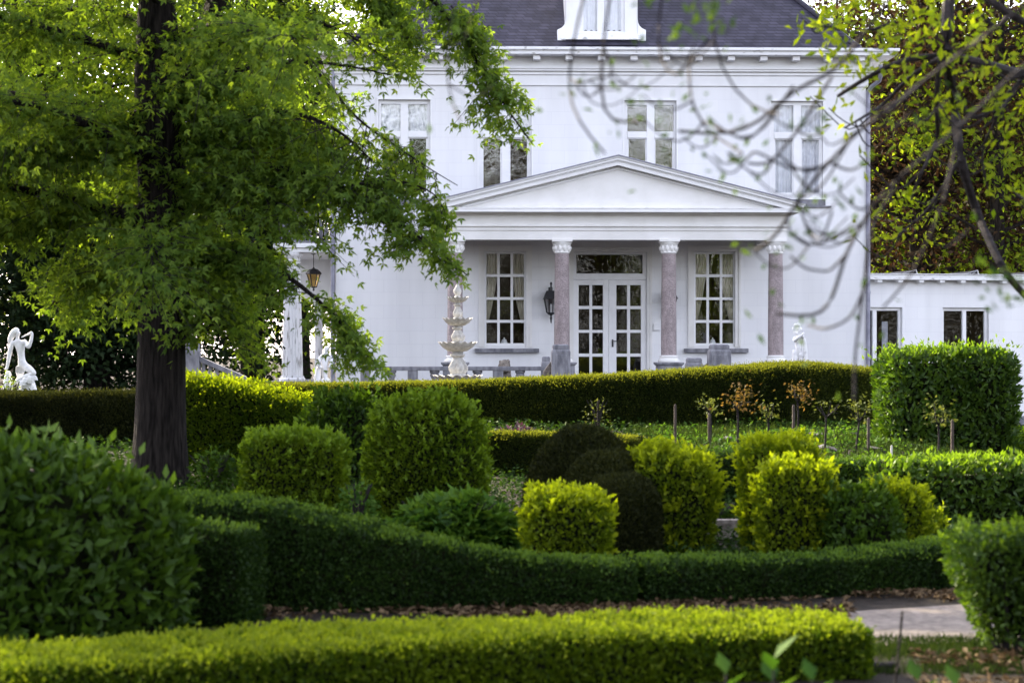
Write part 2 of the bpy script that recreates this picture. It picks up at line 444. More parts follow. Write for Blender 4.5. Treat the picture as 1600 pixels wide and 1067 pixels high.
def run(stations, e=0.28, amp=0.03, freq=5.0, step=0.25, nv=26, crown=0.0):
    """long hedge: stations (x, y, zbase, half width, height) joined along the ground"""
    S = np.array(stations, float)
    seg = np.r_[0, np.cumsum(np.linalg.norm(np.diff(S[:, :2], axis=0), axis=1))]
    n = max(6, int(seg[-1] / step)); u = np.linspace(0, seg[-1], n)
    def cub(col):
        y = np.interp(u, seg, S[:, col])
        k = np.ones(5) / 5
        return np.convolve(np.pad(y, 2, mode='reflect', reflect_type='odd'), k, 'valid')
    x, y, zb, w, h = (cub(i) for i in range(5))
    tx, ty = np.gradient(x), np.gradient(y); ln = np.hypot(tx, ty); nx, ny = -ty / ln, tx / ln
    t = np.linspace(0, np.pi, nv)
    cs = np.sign(np.cos(t)) * np.abs(np.cos(t)) ** e; sn = np.abs(np.sin(t)) ** e
    rows = []
    for k, sc, sh in [(0, 0.0, 0), (0, 0.6, 0)] + [(i, 1.0, 0) for i in range(n)] + [(n - 1, 0.6, 0), (n - 1, 0.0, 0)]:
        hh = h[k] * (sn * (1 if sc == 1 else (0.985 if sc > 0 else 0.97)) + crown * np.maximum(0, 1 - cs ** 2))
        rows.append(np.stack([x[k] + nx[k] * w[k] * cs * sc, y[k] + ny[k] * w[k] * cs * sc, zb[k] + hh], -1))
    P = np.concatenate(rows)
    T = grid_tris(len(rows), nv)
    return bump_out(P, T, amp, freq), T

def shrub(name, surfs, leaf, L, Wd, cover, label, cat, group=None, up=0.35, out=0.7, rand=0.8, depth=None, shoots=0.0, shoot_len=0.1,
          star=False, fold=0.3, core=M['core'], inset=None, stems=None, kind=None, tips=None, tip_l=1.1):
    depth = L * 1.2 if depth is None else depth
    inset = depth * 0.9 if inset is None else inset
    parts = []
    for P, T in surfs:
        a, b, c = P[T[:, 0]], P[T[:, 1]], P[T[:, 2]]
        fn = np.cross(b - a, c - a); ar = np.linalg.norm(fn, axis=1) / 2
        ok = ar > 1e-9
        a, b, c, fn, ar = a[ok], b[ok], c[ok], unit(fn[ok]), ar[ok]
        cen = (a + b + c) / 3
        if np.sum(fn * (cen - P.mean(0)) * ar[:, None]) < 0: fn = -fn
        w = ar * np.where(fn[:, 1] > 0.45, 0.4, 1.0)
        n = int(cover * w.sum() / (0.5 * L * Wd))
        i = RNG.choice(len(w), n, p=w / w.sum())
        r1 = np.sqrt(RNG.random(n))[:, None]; r2 = RNG.random(n)[:, None]
        Q = a[i] * (1 - r1) + b[i] * r1 * (1 - r2) + c[i] * r1 * r2
        Nn = fn[i]
        Q = Q - Nn * (depth * RNG.random(n) ** 1.6)[:, None] + Nn * (0.25 * L)
        A = Nn * out + np.array([0, 0, up]) + RNG.normal(size=(n, 3)) * rand * 0.6
        sz = RNG.uniform(0.7, 1.2, n)
        rn = np.clip(.45 + lumps(Q, 3.2) * .30 + lumps(Q, 11.0) * .22 + RNG.normal(size=n) * .26, 0, 1)
        V, TT, R = leaf_geo(Q, A, Nn + RNG.normal(size=(n, 3)) * 0.5 + 1e-3, L * sz, Wd * sz, fold, star, rn)
        parts.append((V, TT, 1, R))
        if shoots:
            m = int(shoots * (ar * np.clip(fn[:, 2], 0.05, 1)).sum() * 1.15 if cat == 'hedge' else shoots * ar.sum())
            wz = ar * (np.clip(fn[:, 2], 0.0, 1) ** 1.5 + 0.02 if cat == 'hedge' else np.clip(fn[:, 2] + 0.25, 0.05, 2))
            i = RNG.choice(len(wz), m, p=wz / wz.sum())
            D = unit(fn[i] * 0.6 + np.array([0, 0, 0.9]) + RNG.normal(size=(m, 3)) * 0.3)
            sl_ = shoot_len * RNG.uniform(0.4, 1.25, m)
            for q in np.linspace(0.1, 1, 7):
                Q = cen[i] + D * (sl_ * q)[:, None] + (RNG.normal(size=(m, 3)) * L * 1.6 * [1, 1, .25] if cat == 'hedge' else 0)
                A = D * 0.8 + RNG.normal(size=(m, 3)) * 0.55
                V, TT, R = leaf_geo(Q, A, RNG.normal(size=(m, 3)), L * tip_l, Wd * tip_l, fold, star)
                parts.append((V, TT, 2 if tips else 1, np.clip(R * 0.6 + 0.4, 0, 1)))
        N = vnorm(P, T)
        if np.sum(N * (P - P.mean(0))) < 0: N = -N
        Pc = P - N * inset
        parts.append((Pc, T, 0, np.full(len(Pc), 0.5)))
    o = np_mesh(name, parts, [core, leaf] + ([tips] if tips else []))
    if stems:
        st = stems.build("stems", M['twig'], o)
    return tag(o, label, cat, group, kind)

# ------------------------------------------------------------------ ground
def ground():
    xs = np.r_[np.linspace(-900, -60, 8), np.linspace(-50, -22, 8), np.arange(-20, 20.1, 0.4), np.linspace(22, 50, 8), np.linspace(60, 900, 8)]
    ys = np.r_[np.linspace(-900, -20, 8), np.arange(-10, 5, 2.5), np.arange(5, 45, 0.4), np.arange(45, 110, 2.0), np.linspace(115, 1500, 10)]
    V = np.array([[x, y, ground_z(x, y)] for x in xs for y in ys])
    near = (V[:, 1] < 42) & (V[:, 1] > 16.5) & (np.abs(V[:, 0]) < 19)
    V[near, 2] += lumps(V[near] * [1, 1, 0], 3.0) * 0.02
    T = grid_tris(len(xs), len(ys)); T = T[:, ::-1]
    V[:, 2] -= 0.012
    o = np_mesh("ground", [(V, T, 0, np.zeros(len(V)))], [M['soil']], smooth_mats=(0,))
    tag(o, kind='structure')

ground()

def strip(name, left, right, mat, dz, n=40):
    """a sheet between two edge lines laid just above the ground"""
    def res(p):
        p = np.array(p, float); s = np.r_[0, np.cumsum(np.linalg.norm(np.diff(p, axis=0), axis=1))]
        u = np.linspace(0, s[-1], n); return np.stack([np.interp(u, s, p[:, 0]), np.interp(u, s, p[:, 1])], 1)
    a, b = res(left), res(right); V = []
    for i in range(n):
        for k in range(7):
            q = a[i] * (1 - k / 6) + b[i] * k / 6
            V.append((q[0], q[1], ground_z(q[0], q[1]) + dz))
    V = np.array(V)
    o = np_mesh(name, [(V, grid_tris(n, 7), 0, np.zeros(len(V)))], [mat], smooth_mats=(0,))
    return tag(o, kind='structure')

strip("garden_path", [(-9, 12.2), (-3, 12.4), (0.6, 12.9), (1.7, 13.25), (2.6, 13.6), (6, 15.4), (12, 19)], [(-9, 13.6), (-3, 13.8), (0.6, 14.35), (1.7, 14.95), (2.8, 15.55), (6, 17.6), (12, 21.5)], M['path'], -0.006)

# ------------------------------------------------------------------ villa
TH = math.atan(140 / F)
DH = 58.0
HF = Frame(-DH * math.sin(TH), DH * math.cos(TH), TH)
villa = empty("villa", (HF.o[0], HF.o[1], 0), "white two storey villa with slate roof and columned portico", "house", rz=TH)
xL, xR = HF.x(525), HF.x(1353)
DEP = 11.0
WT = 0.32

UPW = [(588.5, 675, True, 'top'), (746, 833, False, 'top'), (973, 1059.5, False, 'none'), (1202, 1288.5, False, 'all')]
GW = [(757, 822), (1084, 1148.5)]
def op(px0, px1, py0, py1):
    return (HF.x(px0), HF.x(px1), HF.z(py1), HF.z(py0))
openings = [op(a + 2.5, b - 2.5, 157, 311) for a, b, *_ in UPW] + [op(a, b, 393, 541) for a, b in GW] + [op(896, 1011, 394, 592)]
WALLTOP = HF.z(134.5)

def wall_openings(mb, x0, x1, z0, z1, ops, y0, y1):
    xs = sorted({x0, x1, *[v for o in ops for v in o[:2]]}); zs = sorted({z0, z1, *[v for o in ops for v in o[2:]]})
    def hole(i, j):
        if i < 0 or j < 0 or i >= len(xs) - 1 or j >= len(zs) - 1: return True
        cx, cz = (xs[i] + xs[i + 1]) / 2, (zs[j] + zs[j + 1]) / 2
        return any(o[0] < cx < o[1] and o[2] < cz < o[3] for o in ops)
    for i in range(len(xs) - 1):
        for j in range(len(zs) - 1):
            if hole(i, j): continue
            a, b, c, d = xs[i], xs[i + 1], zs[j], zs[j + 1]
            mb.add([(a, y0, c), (b, y0, c), (b, y0, d), (a, y0, d)], [(0, 1, 2, 3)])
            mb.add([(a, y1, c), (b, y1, c), (b, y1, d), (a, y1, d)], [(3, 2, 1, 0)])
            if hole(i - 1, j): mb.add([(a, y0, c), (a, y1, c), (a, y1, d), (a, y0, d)], [(3, 2, 1, 0)])
            if hole(i + 1, j): mb.add([(b, y0, c), (b, y1, c), (b, y1, d), (b, y0, d)], [(0, 1, 2, 3)])
            if hole(i, j - 1): mb.add([(a, y0, c), (b, y0, c), (b, y1, c), (a, y1, c)], [(3, 2, 1, 0)])
            if hole(i, j + 1): mb.add([(a, y0, d), (b, y0, d), (b, y1, d), (a, y1, d)], [(0, 1, 2, 3)])
    return mb

w = wall_openings(MB(), xL, xR, -0.3, WALLTOP, openings, 0, WT)
w.box(xL, xL + WT, WT, DEP, -0.3, WALLTOP); w.box(xR - WT, xR, WT, DEP, -0.3, WALLTOP); w.box(xL + WT, xR - WT, DEP - WT, DEP, -0.3, WALLTOP)
w.build("wall", M['wall'], villa)
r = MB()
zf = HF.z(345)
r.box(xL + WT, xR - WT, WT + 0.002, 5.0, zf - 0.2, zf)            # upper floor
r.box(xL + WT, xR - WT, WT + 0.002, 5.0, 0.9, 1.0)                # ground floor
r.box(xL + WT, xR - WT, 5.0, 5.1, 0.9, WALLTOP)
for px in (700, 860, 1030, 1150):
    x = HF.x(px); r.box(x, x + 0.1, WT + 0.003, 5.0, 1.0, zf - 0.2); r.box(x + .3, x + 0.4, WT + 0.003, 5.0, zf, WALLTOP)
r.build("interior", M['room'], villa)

# cornice, brackets
co = MB()
def slab(mb, e, py0, py1, mi=0):
    """a course round the house, projecting by e, between two photo rows"""
    mb.box(xL - e, xR + e, -e, DEP + e, HF.z(py1, -e), HF.z(py0, -e), mi)
z_prev = WALLTOP
def course(mb, e, py_top):
    global z_prev
    z1 = HF.z(py_top, -e); mb.box(xL - e, xR + e, -e, DEP + e, z_prev, z1); z_prev = z1
course(co, 0.05, 117.5); course(co, 0.10, 114); course(co, 0.075, 112); course(co, 0.17, 108); course(co, 0.21, 104.5)
course(co, 0.12, 89)
ZS = z_prev
cornice = co.build("cornice", M['paint'], villa)
co2 = MB(); E1 = 0.62
course(co2, E1, 79.5); course(co2, E1 + 0.03, 78); course(co2, E1 + 0.07, 73.5)
ZR = z_prev
gut = co2.build("gutter", M['old_paint'], villa)
for k in range(-5, 13):
    x = HF.x(940 + 50.7 * k, -0.45)
    if xL - 0.3 < x < xR + 0.2:
        b = MB().box(x - 0.085, x + 0.085, -0.50, -0.12, ZS - 0.115, ZS)
        b.build("bracket", M['paint'], cornice, bevel=0.008)

# roof
PIT = math.radians(46)
rb = MB(); ex = -0.12
x0, x1 = xL + ex - 0.0, HF.x(1343, -0.3)
x0 = xL - (x1 - xR)
y0, y1 = -0.35, DEP + 0.35
hd = (y1 - y0) / 2; RH = hd * math.tan(PIT)
rb.add([(x0, y0, ZR), (x1, y0, ZR), (x1, y1, ZR), (x0, y1, ZR), (x0 + hd, y0 + hd, ZR + RH), (x1 - hd, y0 + hd, ZR + RH)],
       [(0, 1, 5, 4), (1, 2, 5), (2, 3, 4, 5), (3, 0, 4)])
roof = rb.build("roof", M['slate'], villa)
rd = MB()
for a, b in (((x1, y0, ZR), (x1 - hd, y0 + hd, ZR + RH)), ((x0, y0, ZR), (x0 + hd, y0 + hd, ZR + RH)), ((x0 + hd, y0 + hd, ZR + RH), (x1 - hd, y0 + hd, ZR + RH))):
    rd.tube([Vector(a) + Vector((0, 0, .03)), Vector(b) + Vector((0, 0, .03))], 0.07, 8)
rd.build("ridge_tile", M['slate'], roof)
# side dormer on the right slope
sx0, sx1 = HF.x(1251, 3), HF.x(1288, 3)
sd = MB(); zt = HF.z(34, 3)
sd.box(sx0, sx1, 2.4, 4.2, zt - 1.6, zt - 0.11); sd.box(sx0 - .3, sx1 + .1, 2.25, 4.35, zt - 0.11, zt)
sd.build("side_dormer", M['paint'], villa)

# windows
def pane_box(mb, x0, x1, z0, z1, y):
    mb.add([(x0, y, z0), (x1, y, z0), (x1, y, z1), (x0, y, z1)], [(0, 1, 2, 3)])

def sheet(mb, x0, x1, z0, z1, y, folds=7, amp=0.03, x0b=None, x1b=None, n=48, mz=10, tie=None):
    """a hanging curtain with folds; tie pinches its width with height"""
    b = len(mb.v); vs = []; fs = []
    for j in range(mz + 1):
        v = j / mz; z = z1 + (z0 - z1) * v
        xa, xb = (x0, x1) if tie is None else tie(v)
        for i in range(n + 1):
            u = i / n
            vs.append((xa + (xb - xa) * u, y + amp * math.sin(u * folds * 6.283 + 0.6 * math.sin(v * 2.0)), z))
    for j in range(mz):
        for i in range(n):
            a = j * (n + 1) + i; fs.append((a, a + n + 1, a + n + 2, a + 1))
    mb.add(vs, fs)

def upper_window(px0, px1, net, i):
    """casement window with two tall sashes under two short lights"""
    ox0, ox1 = HF.x(px0), HF.x(px1); zt, zb = HF.z(154.5), HF.z(311)
    mid = (px0 + px1) / 2
    X = lambda p: HF.x(mid + p, 0.13); Z = lambda p: HF.z(p, 0.13)
    f = MB()
    # thin raised band on the wall
    f.box(ox0, ox0 + .04, -0.022, 0.03, zb, zt); f.box(ox1 - .04, ox1, -0.022, 0.03, zb, zt); f.box(ox0 + .04, ox1 - .04, -0.022, 0.03, zt - .04, zt)
    fr = f.build("window", M['paint'], villa)
    wf = MB(); ya, yb = 0.10, 0.2
    a0, a1 = HF.x(px0 + 2.6), HF.x(px1 - 2.6)
    top, bot = HF.z(157) - 0.002, HF.z(311) + 0.002
    wf.box(a0 + .002, X(-36), ya, yb, bot, top); wf.box(X(36), a1 - .002, ya, yb, bot, top)
    wf.box(X(-36), X(36), ya, yb, Z(164.5), top); wf.box(X(-36), X(36), ya, yb, bot, Z(304))
    wf.box(X(-6), X(6), ya - .012, yb, Z(304), Z(164.5)); wf.box(X(-36), X(-6), ya - .02, yb, Z(216), Z(206)); wf.box(X(6), X(36), ya - .02, yb, Z(216), Z(206))
    for s in (-1, 1):   # lower sash stiles, slightly proud
        a, b = sorted((X(s * 6), X(s * 36)))
        for q in ((a, a + .03), (b - .03, b)):
            wf.box(q[0], q[1], ya + .02, yb, Z(304), Z(216))
        wf.box(a + .03, b - .03, ya + .02, yb, Z(304), Z(304) + .05); wf.box(a + .03, b - .03, ya + .02, yb, Z(216) - .03, Z(216))
    wf.build("frame", M['paint'], fr, bevel=0.006)
    g = MB()
    for s in (-1, 1):
        a, b = sorted((X(s * 6), X(s * 36)))
        pane_box(g, a, b, Z(206), Z(164.5), 0.16); pane_box(g, a + .02, b - .02, Z(304) + .03, Z(216) - .02, 0.165)
    g.build("pane", M['glass_curtained' if net == 'all' else 'glass_up'], fr)
    if net != 'none':
        c = MB(); sheet(c, a0, a1, Z(304) if net == 'all' else Z(212), top, 0.26, 9, 0.022, n=90)
        c.build("curtain", M['net'], fr, smooth=True)
    s = MB(); s.box(HF.x(px0 - 1), HF.x(px1 + 1), -0.03, 0.09, HF.z(320.5, -.03), bot - .004)
    s.box(HF.x(px0 - 7), HF.x(px1 + 10), -0.075, 0.02, HF.z(323.5, -.07), HF.z(321, -.07))
    s.build("sill", M['bluestone'], fr, bevel=0.006)

for i, (a, b, _, net) in enumerate(UPW):
    upper_window(a, b, net, i)

def grid_sash(mb, g, xs, zs, x0, x1, z0, z1, ya, yb, gy):
    """frame with glazing bars: xs, zs are lists of (start, end) of the panes"""
    mb.box(x0, xs[0][0], ya, yb, z0, z1); mb.box(xs[-1][1], x1, ya, yb, z0, z1)
    zs = sorted(zs)
    mb.box(xs[0][0], xs[-1][1], ya, yb, z0, zs[0][0]); mb.box(xs[0][0], xs[-1][1], ya, yb, zs[-1][1], z1)
    for k in range(len(xs) - 1): mb.box(xs[k][1], xs[k + 1][0], ya + .008, yb - .008, zs[0][0], zs[-1][1])
    for k in range(len(zs) - 1):
        for a, b in xs: mb.box(a, b, ya + .012, yb - .012, zs[k][1], zs[k + 1][0])
    for a, b in xs:
        for c, d in zs: pane_box(g, a, b, c, d, gy)

def ground_window(px0, px1, i):
    c = (px0 + px1) / 2
    X = lambda p: HF.x(c + p, 0.1); Z = lambda p: HF.z(p, 0.1)
    f = MB()
    o0, o1, zb, zt = HF.x(px0), HF.x(px1), HF.z(541), HF.z(393)
    for e, dd in ((0.0, 0.03), (0.09, 0.055)):   # stepped casing
        wdt = 0.09 if e == 0 else 0.05
        f.box(o0 - e - wdt, o0 - e, -dd, 0.002, zb - 0.02, zt + e + wdt); f.box(o1 + e, o1 + e + wdt, -dd, 0.002, zb - 0.02, zt + e + wdt)
        f.box(o0 - e, o1 + e, -dd, 0.002, zt + e, zt + e + wdt)
    fr = f.build("window", M['portico_paint'], villa)
    xs = [(X(-29.5), X(-12.6)), (X(-8.6), X(8.2)), (X(12.2), X(29.2))]
    zs = [(Z(b), Z(a)) for a, b in ((397, 428.5), (433, 464.5), (468.7, 500), (504.3, 536.3))]
    m = MB(); g = MB()
    grid_sash(m, g, xs, zs, o0 + .002, o1 - .002, zb + .002, zt - .002, 0.07, 0.13, 0.10)
    m.build("frame", M['paint'], fr, bevel=0.005); g.build("pane", M['glass_low'], fr)
    s = MB(); s.box(HF.x(px0 - 15.5), HF.x(px1 + 20), -0.13, -0.001, HF.z(551, -.13), HF.z(544.5, -.13))
    s.build("sill", M['bluestone'], fr, bevel=0.008)
    cu = MB()
    zt2, zb2 = Z(395), Z(505)
    wd = X(29) - X(-29)
    sheet(cu, 0, 0, zb2, zt2, 0.24, 4, 0.03, n=40, tie=lambda v: (X(-30), X(-30) + wd * (0.34 - 0.30 * v ** 1.6 + .02)))
    sheet(cu, 0, 0, zb2, zt2, 0.24, 4, 0.03, n=40, tie=lambda v: (X(30) - wd * (0.34 - 0.28 * v ** 1.8 + .02), X(30)))
    cu.build("curtain", M['curtain'], fr, smooth=True)
    jl = [(-1, "white lidded china jar standing inside the ground floor window left of the door"), (1, "white lidded china jar standing inside the ground floor window right of the door")]
    jx, jz = X(-1.5 if i == 0 else -2), zb + 0.004
    t = empty("china_jar", HF.world(jx, 0.22, jz), jl[i][1], "jar", "china jars in the windows")
    MB().lathe(0, 0, [(0.04, 0), (0.075, 0.03), (0.085, 0.08), (0.06, 0.13)], 20).build("jar_body", M['china'], t, True)
    MB().lathe(0, 0, [(0.064, 0.13), (0.05, 0.16), (0.012, 0.175), (0.02, 0.195), (0.004, 0.21)], 20).build("lid", M['china'], t, True)
    sp = MB().box(X(-34), X(34), 0.135, 0.40, zb - 0.03, zb + 0.003)
    sp.build("inner_sill", M['paint'], fr)

for i, (a, b) in enumerate(GW): ground_window(a, b, i)

# entrance door with light above
f = MB(); o0, o1, zb, zt = HF.x(896), HF.x(1011), HF.z(592), HF.z(394)
for e, wdt, dd in ((0.0, 0.07, 0.03), (0.07, 0.05, 0.055)):
    f.box(o0 - e - wdt, o0 - e, -dd, 0.002, 1.0, zt + e + wdt); f.box(o1 + e, o1 + e + wdt, -dd, 0.002, 1.0, zt + e + wdt)
    f.box(o0 - e, o1 + e, -dd, 0.002, zt + e, zt + e + wdt)
dc = f.build("door_casing", M['portico_paint'], villa)
Xd = lambda p: HF.x(p, 0.1); Zd = lambda p: HF.z(p, 0.1)
m = MB(); g = MB()
grid_sash(m, g, [(Xd(900.5), Xd(1004))], [(Zd(427.5), Zd(398))], o0 + .002, o1 - .002, Zd(437), zt - .002, 0.06, 0.16, 0.11)
tl = m.build("transom_window", M['paint'], villa, bevel=0.006); g.build("pane", M['glass_low'], tl)
rows = [(Zd(b), Zd(a)) for a, b in ((445.5, 478.2), (483, 515.5), (520, 552.4), (557.2, 588))]
for (xa, xb, p) in ((o0 + .002, Xd(951) - .003, ((904, 920.8), (925.2, 942))), (Xd(951) + .003, o1 - .002, ((963, 979.7), (984.4, 1001.3)))):
    m = MB(); g = MB()
    grid_sash(m, g, [(Xd(a), Xd(b)) for a, b in p], rows, xa, xb, HF.z(591), Zd(437) - .004, 0.07, 0.13, 0.10)
    d = m.build("door", M['paint'], villa, bevel=0.005); g.build("pane", M['glass_low'], d)
    if xa > o0 + .1:
        hx_ = Xd(957); hz = Zd(533)
        h = MB(); h.box(hx_ - .02, hx_ + .02, 0.055, 0.07, hz - .14, hz + .04); h.tube([(hx_, 0.055, hz), (hx_, 0.02, hz), (hx_ + .11, 0.02, hz)], 0.01)
        h.build("handle", M['iron'], d)

# portico
PD = 2.55            # depth of the porch in front of the wall
FY = -PD
floor = MB().box(HF.x(676, FY), HF.x(1248, FY), FY - 0.35, -0.002, 0.3, 1.0)
floor.build("porch_floor", M['bluestone'], villa, bevel=0.01)
def column(cx):
    y = FY + 0.05
    zt, zb = HF.z(375, y), HF.z(566, y)
    ref = HF.x(878, y)
    R = lambda p: p / 2 / F * (DH + y)
    t = bpy.data.objects.new("column", None); link(t, villa); t.location = (cx, y, 0)
    z = lambda p: HF.z(p, y)
    MB().lathe(0, 0, [(R(24.5), z(556)), (R(24.6), z(530)), (R(24.2), z(500)), (R(23.4), z(450)), (R(22.2), z(396.5))], 28).build("shaft", M['granite'], t, True)
    c = MB(); c.box(-R(32), R(32), -R(32), R(32), z(378.3), zt)
    c.lathe(0, 0, [(R(23), z(396.5)), (R(25.5), z(395)), (R(23.6), z(393.5)), (R(23.6), z(390)), (R(25), z(386)), (R(28.5), z(382)), (R(31), z(380)), (R(31), z(378.5))], 28)
    for k in range(10):      # leaves round the capital
        a = k * math.pi / 5; rr = R(24.5)
        c.lathe(rr * math.cos(a), rr * math.sin(a), [(0.01, z(393.5)), (0.035, z(391)), (0.045, z(387)), (0.02, z(383)), (0.005, z(381.5))], 8)
    c.build("capital", M['portico_paint'], t, True)
    b = MB(); b.lathe(0, 0, [(R(33), z(566)), (R(34.5), z(564.5)), (R(33.5), z(562.3)), (R(29), z(560.3)), (R(27), z(558.6)), (R(29.5), z(557.8)), (R(29.5), z(556.4)), (R(26), z(555.2)), (R(24.5), z(555))], 28)
    b.build("base", M['portico_paint'], t, True)
    p = MB(); s = R(38); q = R(44)
    p.box(-q, q, -q, q, z(569), z(566)); p.frust(0, 0, z(571.5), z(569), 2 * s, 2 * s, 2 * q * .97, 2 * q * .97); p.box(-s, s, -s, s, 1.0, z(571.5))
    p.build("pedestal", M['bluestone'], t, bevel=0.006)
for px in (711, 878, 1045, 1212): column(HF.x(px, FY + .05))
# entablature: architrave, frieze (two fasciae) then the crowning cornice
ya = FY - 0.13
ax0, ax1 = HF.x(694, ya), HF.x(1230, ya)
en = MB()
def ring(mb, e, z0, z1):
    """front beam and two side beams, butted"""
    fy = ya - e; th = 0.36 + e
    mb.box(ax0 - e, ax1 + e, fy, ya + 0.36, z0, z1)
    mb.box(ax0 - e, ax0 + 0.36, ya + 0.36, -0.001, z0, z1); mb.box(ax1 - 0.36, ax1 + e, ya + 0.36, -0.001, z0, z1)
zz = lambda p, e=0.0: HF.z(p, ya - e)
za = zz(375)
for e, p in ((0.0, 360.5), (0.025, 354.5), (0.07, 352), (0.045, 350.8), (0.0, 336.5), (0.08, 334.6), (0.16, 333.0)):
    zb_ = zz(p, e); ring(en, e, za, zb_); za = zb_
ent = en.build("entablature", M['portico_paint'], villa, bevel=0.004)
ce = MB().box(ax0 + .361, ax1 - .361, ya + .361, -0.002, zz(366), zz(352))
ce.build("porch_ceiling", M['portico_paint'], villa)
# pediment
ef = 0.34
yc = ya - ef
pc = MB()
X = lambda p: HF.x(p, yc); Z = lambda p: HF.z(p, yc)
xl, xr, xm = X(670), X(1258), X(966)
fx0, fx1 = X(681), X(1249)
pc.box(fx0, fx1, yc + .1, -0.002, za, Z(326)); 
pc.box(fx0 + .0, fx1, yc + 0.03, yc + .1, za + .012, Z(326))
pc.build("corona", M['paint'], ent, bevel=0.004)
pe = MB()
# raking cornice in stepped layers: (lower offset, upper offset, projection) measured square to the rake, in photo rows
apx, lx_, rx_ = (966, 242), (670, 314.5), (1258, 317.5)
def rake(mb, o0, o1, y0, y1, mi=0, trim=0.0):
    """band between two parallels of the gable line, offset downwards by rows o0..o1"""
    pts = [(lx_[0] + trim, lx_[1] + o0 - trim * .247), (apx[0], apx[1] + o0), (rx_[0] - trim, rx_[1] + o0 - trim * .247),
           (rx_[0] - trim, rx_[1] + o1 - trim * .247), (apx[0], apx[1] + o1), (lx_[0] + trim, lx_[1] + o1 - trim * .247)]
    P = [HF.at(px, py, yc) for px, py in pts]
    n = 6; v = [(x, y0, z) for x, z in P] + [(x, y1, z) for x, z in P]
    fs = [(5, 4, 1, 0), (4, 3, 2, 1), (6, 7, 10, 11), (7, 8, 9, 10), (0, 1, 7, 6), (1, 2, 8, 7), (3, 4, 10, 9), (4, 5, 11, 10), (2, 3, 9, 8), (5, 0, 6, 11)]
    mb.add(v, fs, mi)
rake(pe, 1.6, 4.0, yc - 0.06, -0.003); rake(pe, 4.0, 8.0, yc - 0.03, -0.003, trim=2); rake(pe, 8.0, 10.0, yc + 0.01, -0.003, trim=4); rake(pe, 10.0, 16.0, yc + 0.03, -0.003, trim=9)
pe.build("raking_cornice", M['paint'], ent, bevel=0.004)
pr = MB(); rake(pr, 0, 1.6, yc - 0.09, -0.003); pr.build("portico_roof", M['zinc'], ent)
ty = MB()
T_ = lambda px, py: HF.at(px, py, yc + .25)
ty.prism([T_(690, 326), T_(1240, 326), T_(966, 256)], yc + 0.25, -0.004)
ty.build("tympanum", M['portico_paint'], ent)
tm = MB()
for e, o in ((0.0, 0.06),):
    a, b, c = T_(722, 323.5), T_(1208, 323.8), T_(966, 263)
    for p, q in ((a, c), (c, b)):
        tm.tube([(p[0], yc + .235, p[1]), (q[0], yc + .235, q[1])], 0.035, 6)
tm.build("moulding", M['paint'], ent)
fl = MB(); fl.box(fx0 + .1, fx1 - .1, yc + .02, yc + .249, Z(326), Z(324.5)); fl.build("flashing", M['old_paint'], ent)

# dormer in the middle of the roof
dy = -0.12
X = lambda p: HF.x(p, dy); Z = lambda p: HF.z(p, dy)
dm = MB()
zt, zb = Z(-95), Z(62)
ops = [(X(907), X(976), Z(51.5), Z(-70))]
wall_openings(dm, X(884), X(996), Z(54.5), zt, ops, dy, dy + .2)
dm.box(X(884), X(884) + .12, dy + .2, 4.2, Z(60), zt); dm.box(X(996) - .12, X(996), dy + .2, 4.2, Z(60), zt)
dm.prism([(X(878), zt), (X(1002), zt), (X(1002), zt + .12), (X(940), zt + .75), (X(878), zt + .12)], dy - .12, 4.8)
dor = dm.build("dormer", M['paint'], villa)
s = MB()
for k in (-1, 1):
    c = 940; Xk = lambda o: X(c + k * o)
    prof = [(56.2, -90), (56.2, 30), (57, 36), (59, 40.5), (62.5, 44.2), (69, 47.5), (69, 64), (56.2, 64)]
    pts = [(Xk(a), Z(b)) for a, b in prof]
    if k > 0: pts = pts[::-1]
    MB().prism(pts, dy - 0.03, dy + .18).build("scroll", M['paint'], dor)
s = MB().box(X(877), X(1003), dy - .10, dy + .1, Z(63), Z(59)); s.box(X(880), X(1000), dy - .06, dy + .1, Z(59) , Z(54.5)); s.box(X(902), X(981), dy - .05, dy + .05, Z(54.4), Z(51.6))
s.build("sill", M['old_paint'], dor, bevel=.006)
s = MB(); s.add([(X(885), dy - .18, Z(72.5)), (X(996), dy - .18, Z(72.5)), (X(992), dy + .02, Z(64)), (X(888), dy + .02, Z(64))], [(0, 1, 2, 3)])
s.box(X(888), X(992), dy - .02, dy + .3, Z(73), Z(63.1)); s.build("slate_apron", M['slate'], dor)
s = MB(); yf = dy + .08
s.box(X(907) + .002, X(912), yf, yf + .08, Z(51), Z(-70)); s.box(X(971), X(976) - .002, yf, yf + .08, Z(51), Z(-70)); s.box(X(933.5), X(944.5), yf - .01, yf + .08, Z(51), Z(-70))
s.box(X(912), X(933.5), yf, yf + .08, Z(51), Z(48.5)); s.box(X(944.5), X(971), yf, yf + .08, Z(51), Z(48.5))
s.build("frame", M['paint'], dor, bevel=.005)
g = MB(); pane_box(g, X(910), X(934), Z(50), Z(-70), yf + .04); pane_box(g, X(944), X(972), Z(50), Z(-70), yf + .04); g.build("pane", M['glass_curtained'], dor)
c = MB(); sheet(c, X(906), X(977), Z(52), Z(-70), yf + .16, 8, .025, n=80); c.build("curtain", M['net'], dor, smooth=True)
c = MB().box(X(890), X(990), dy + 1.0, dy + 1.05, Z(62), zt); c.build("dormer_back", M['room'], dor)

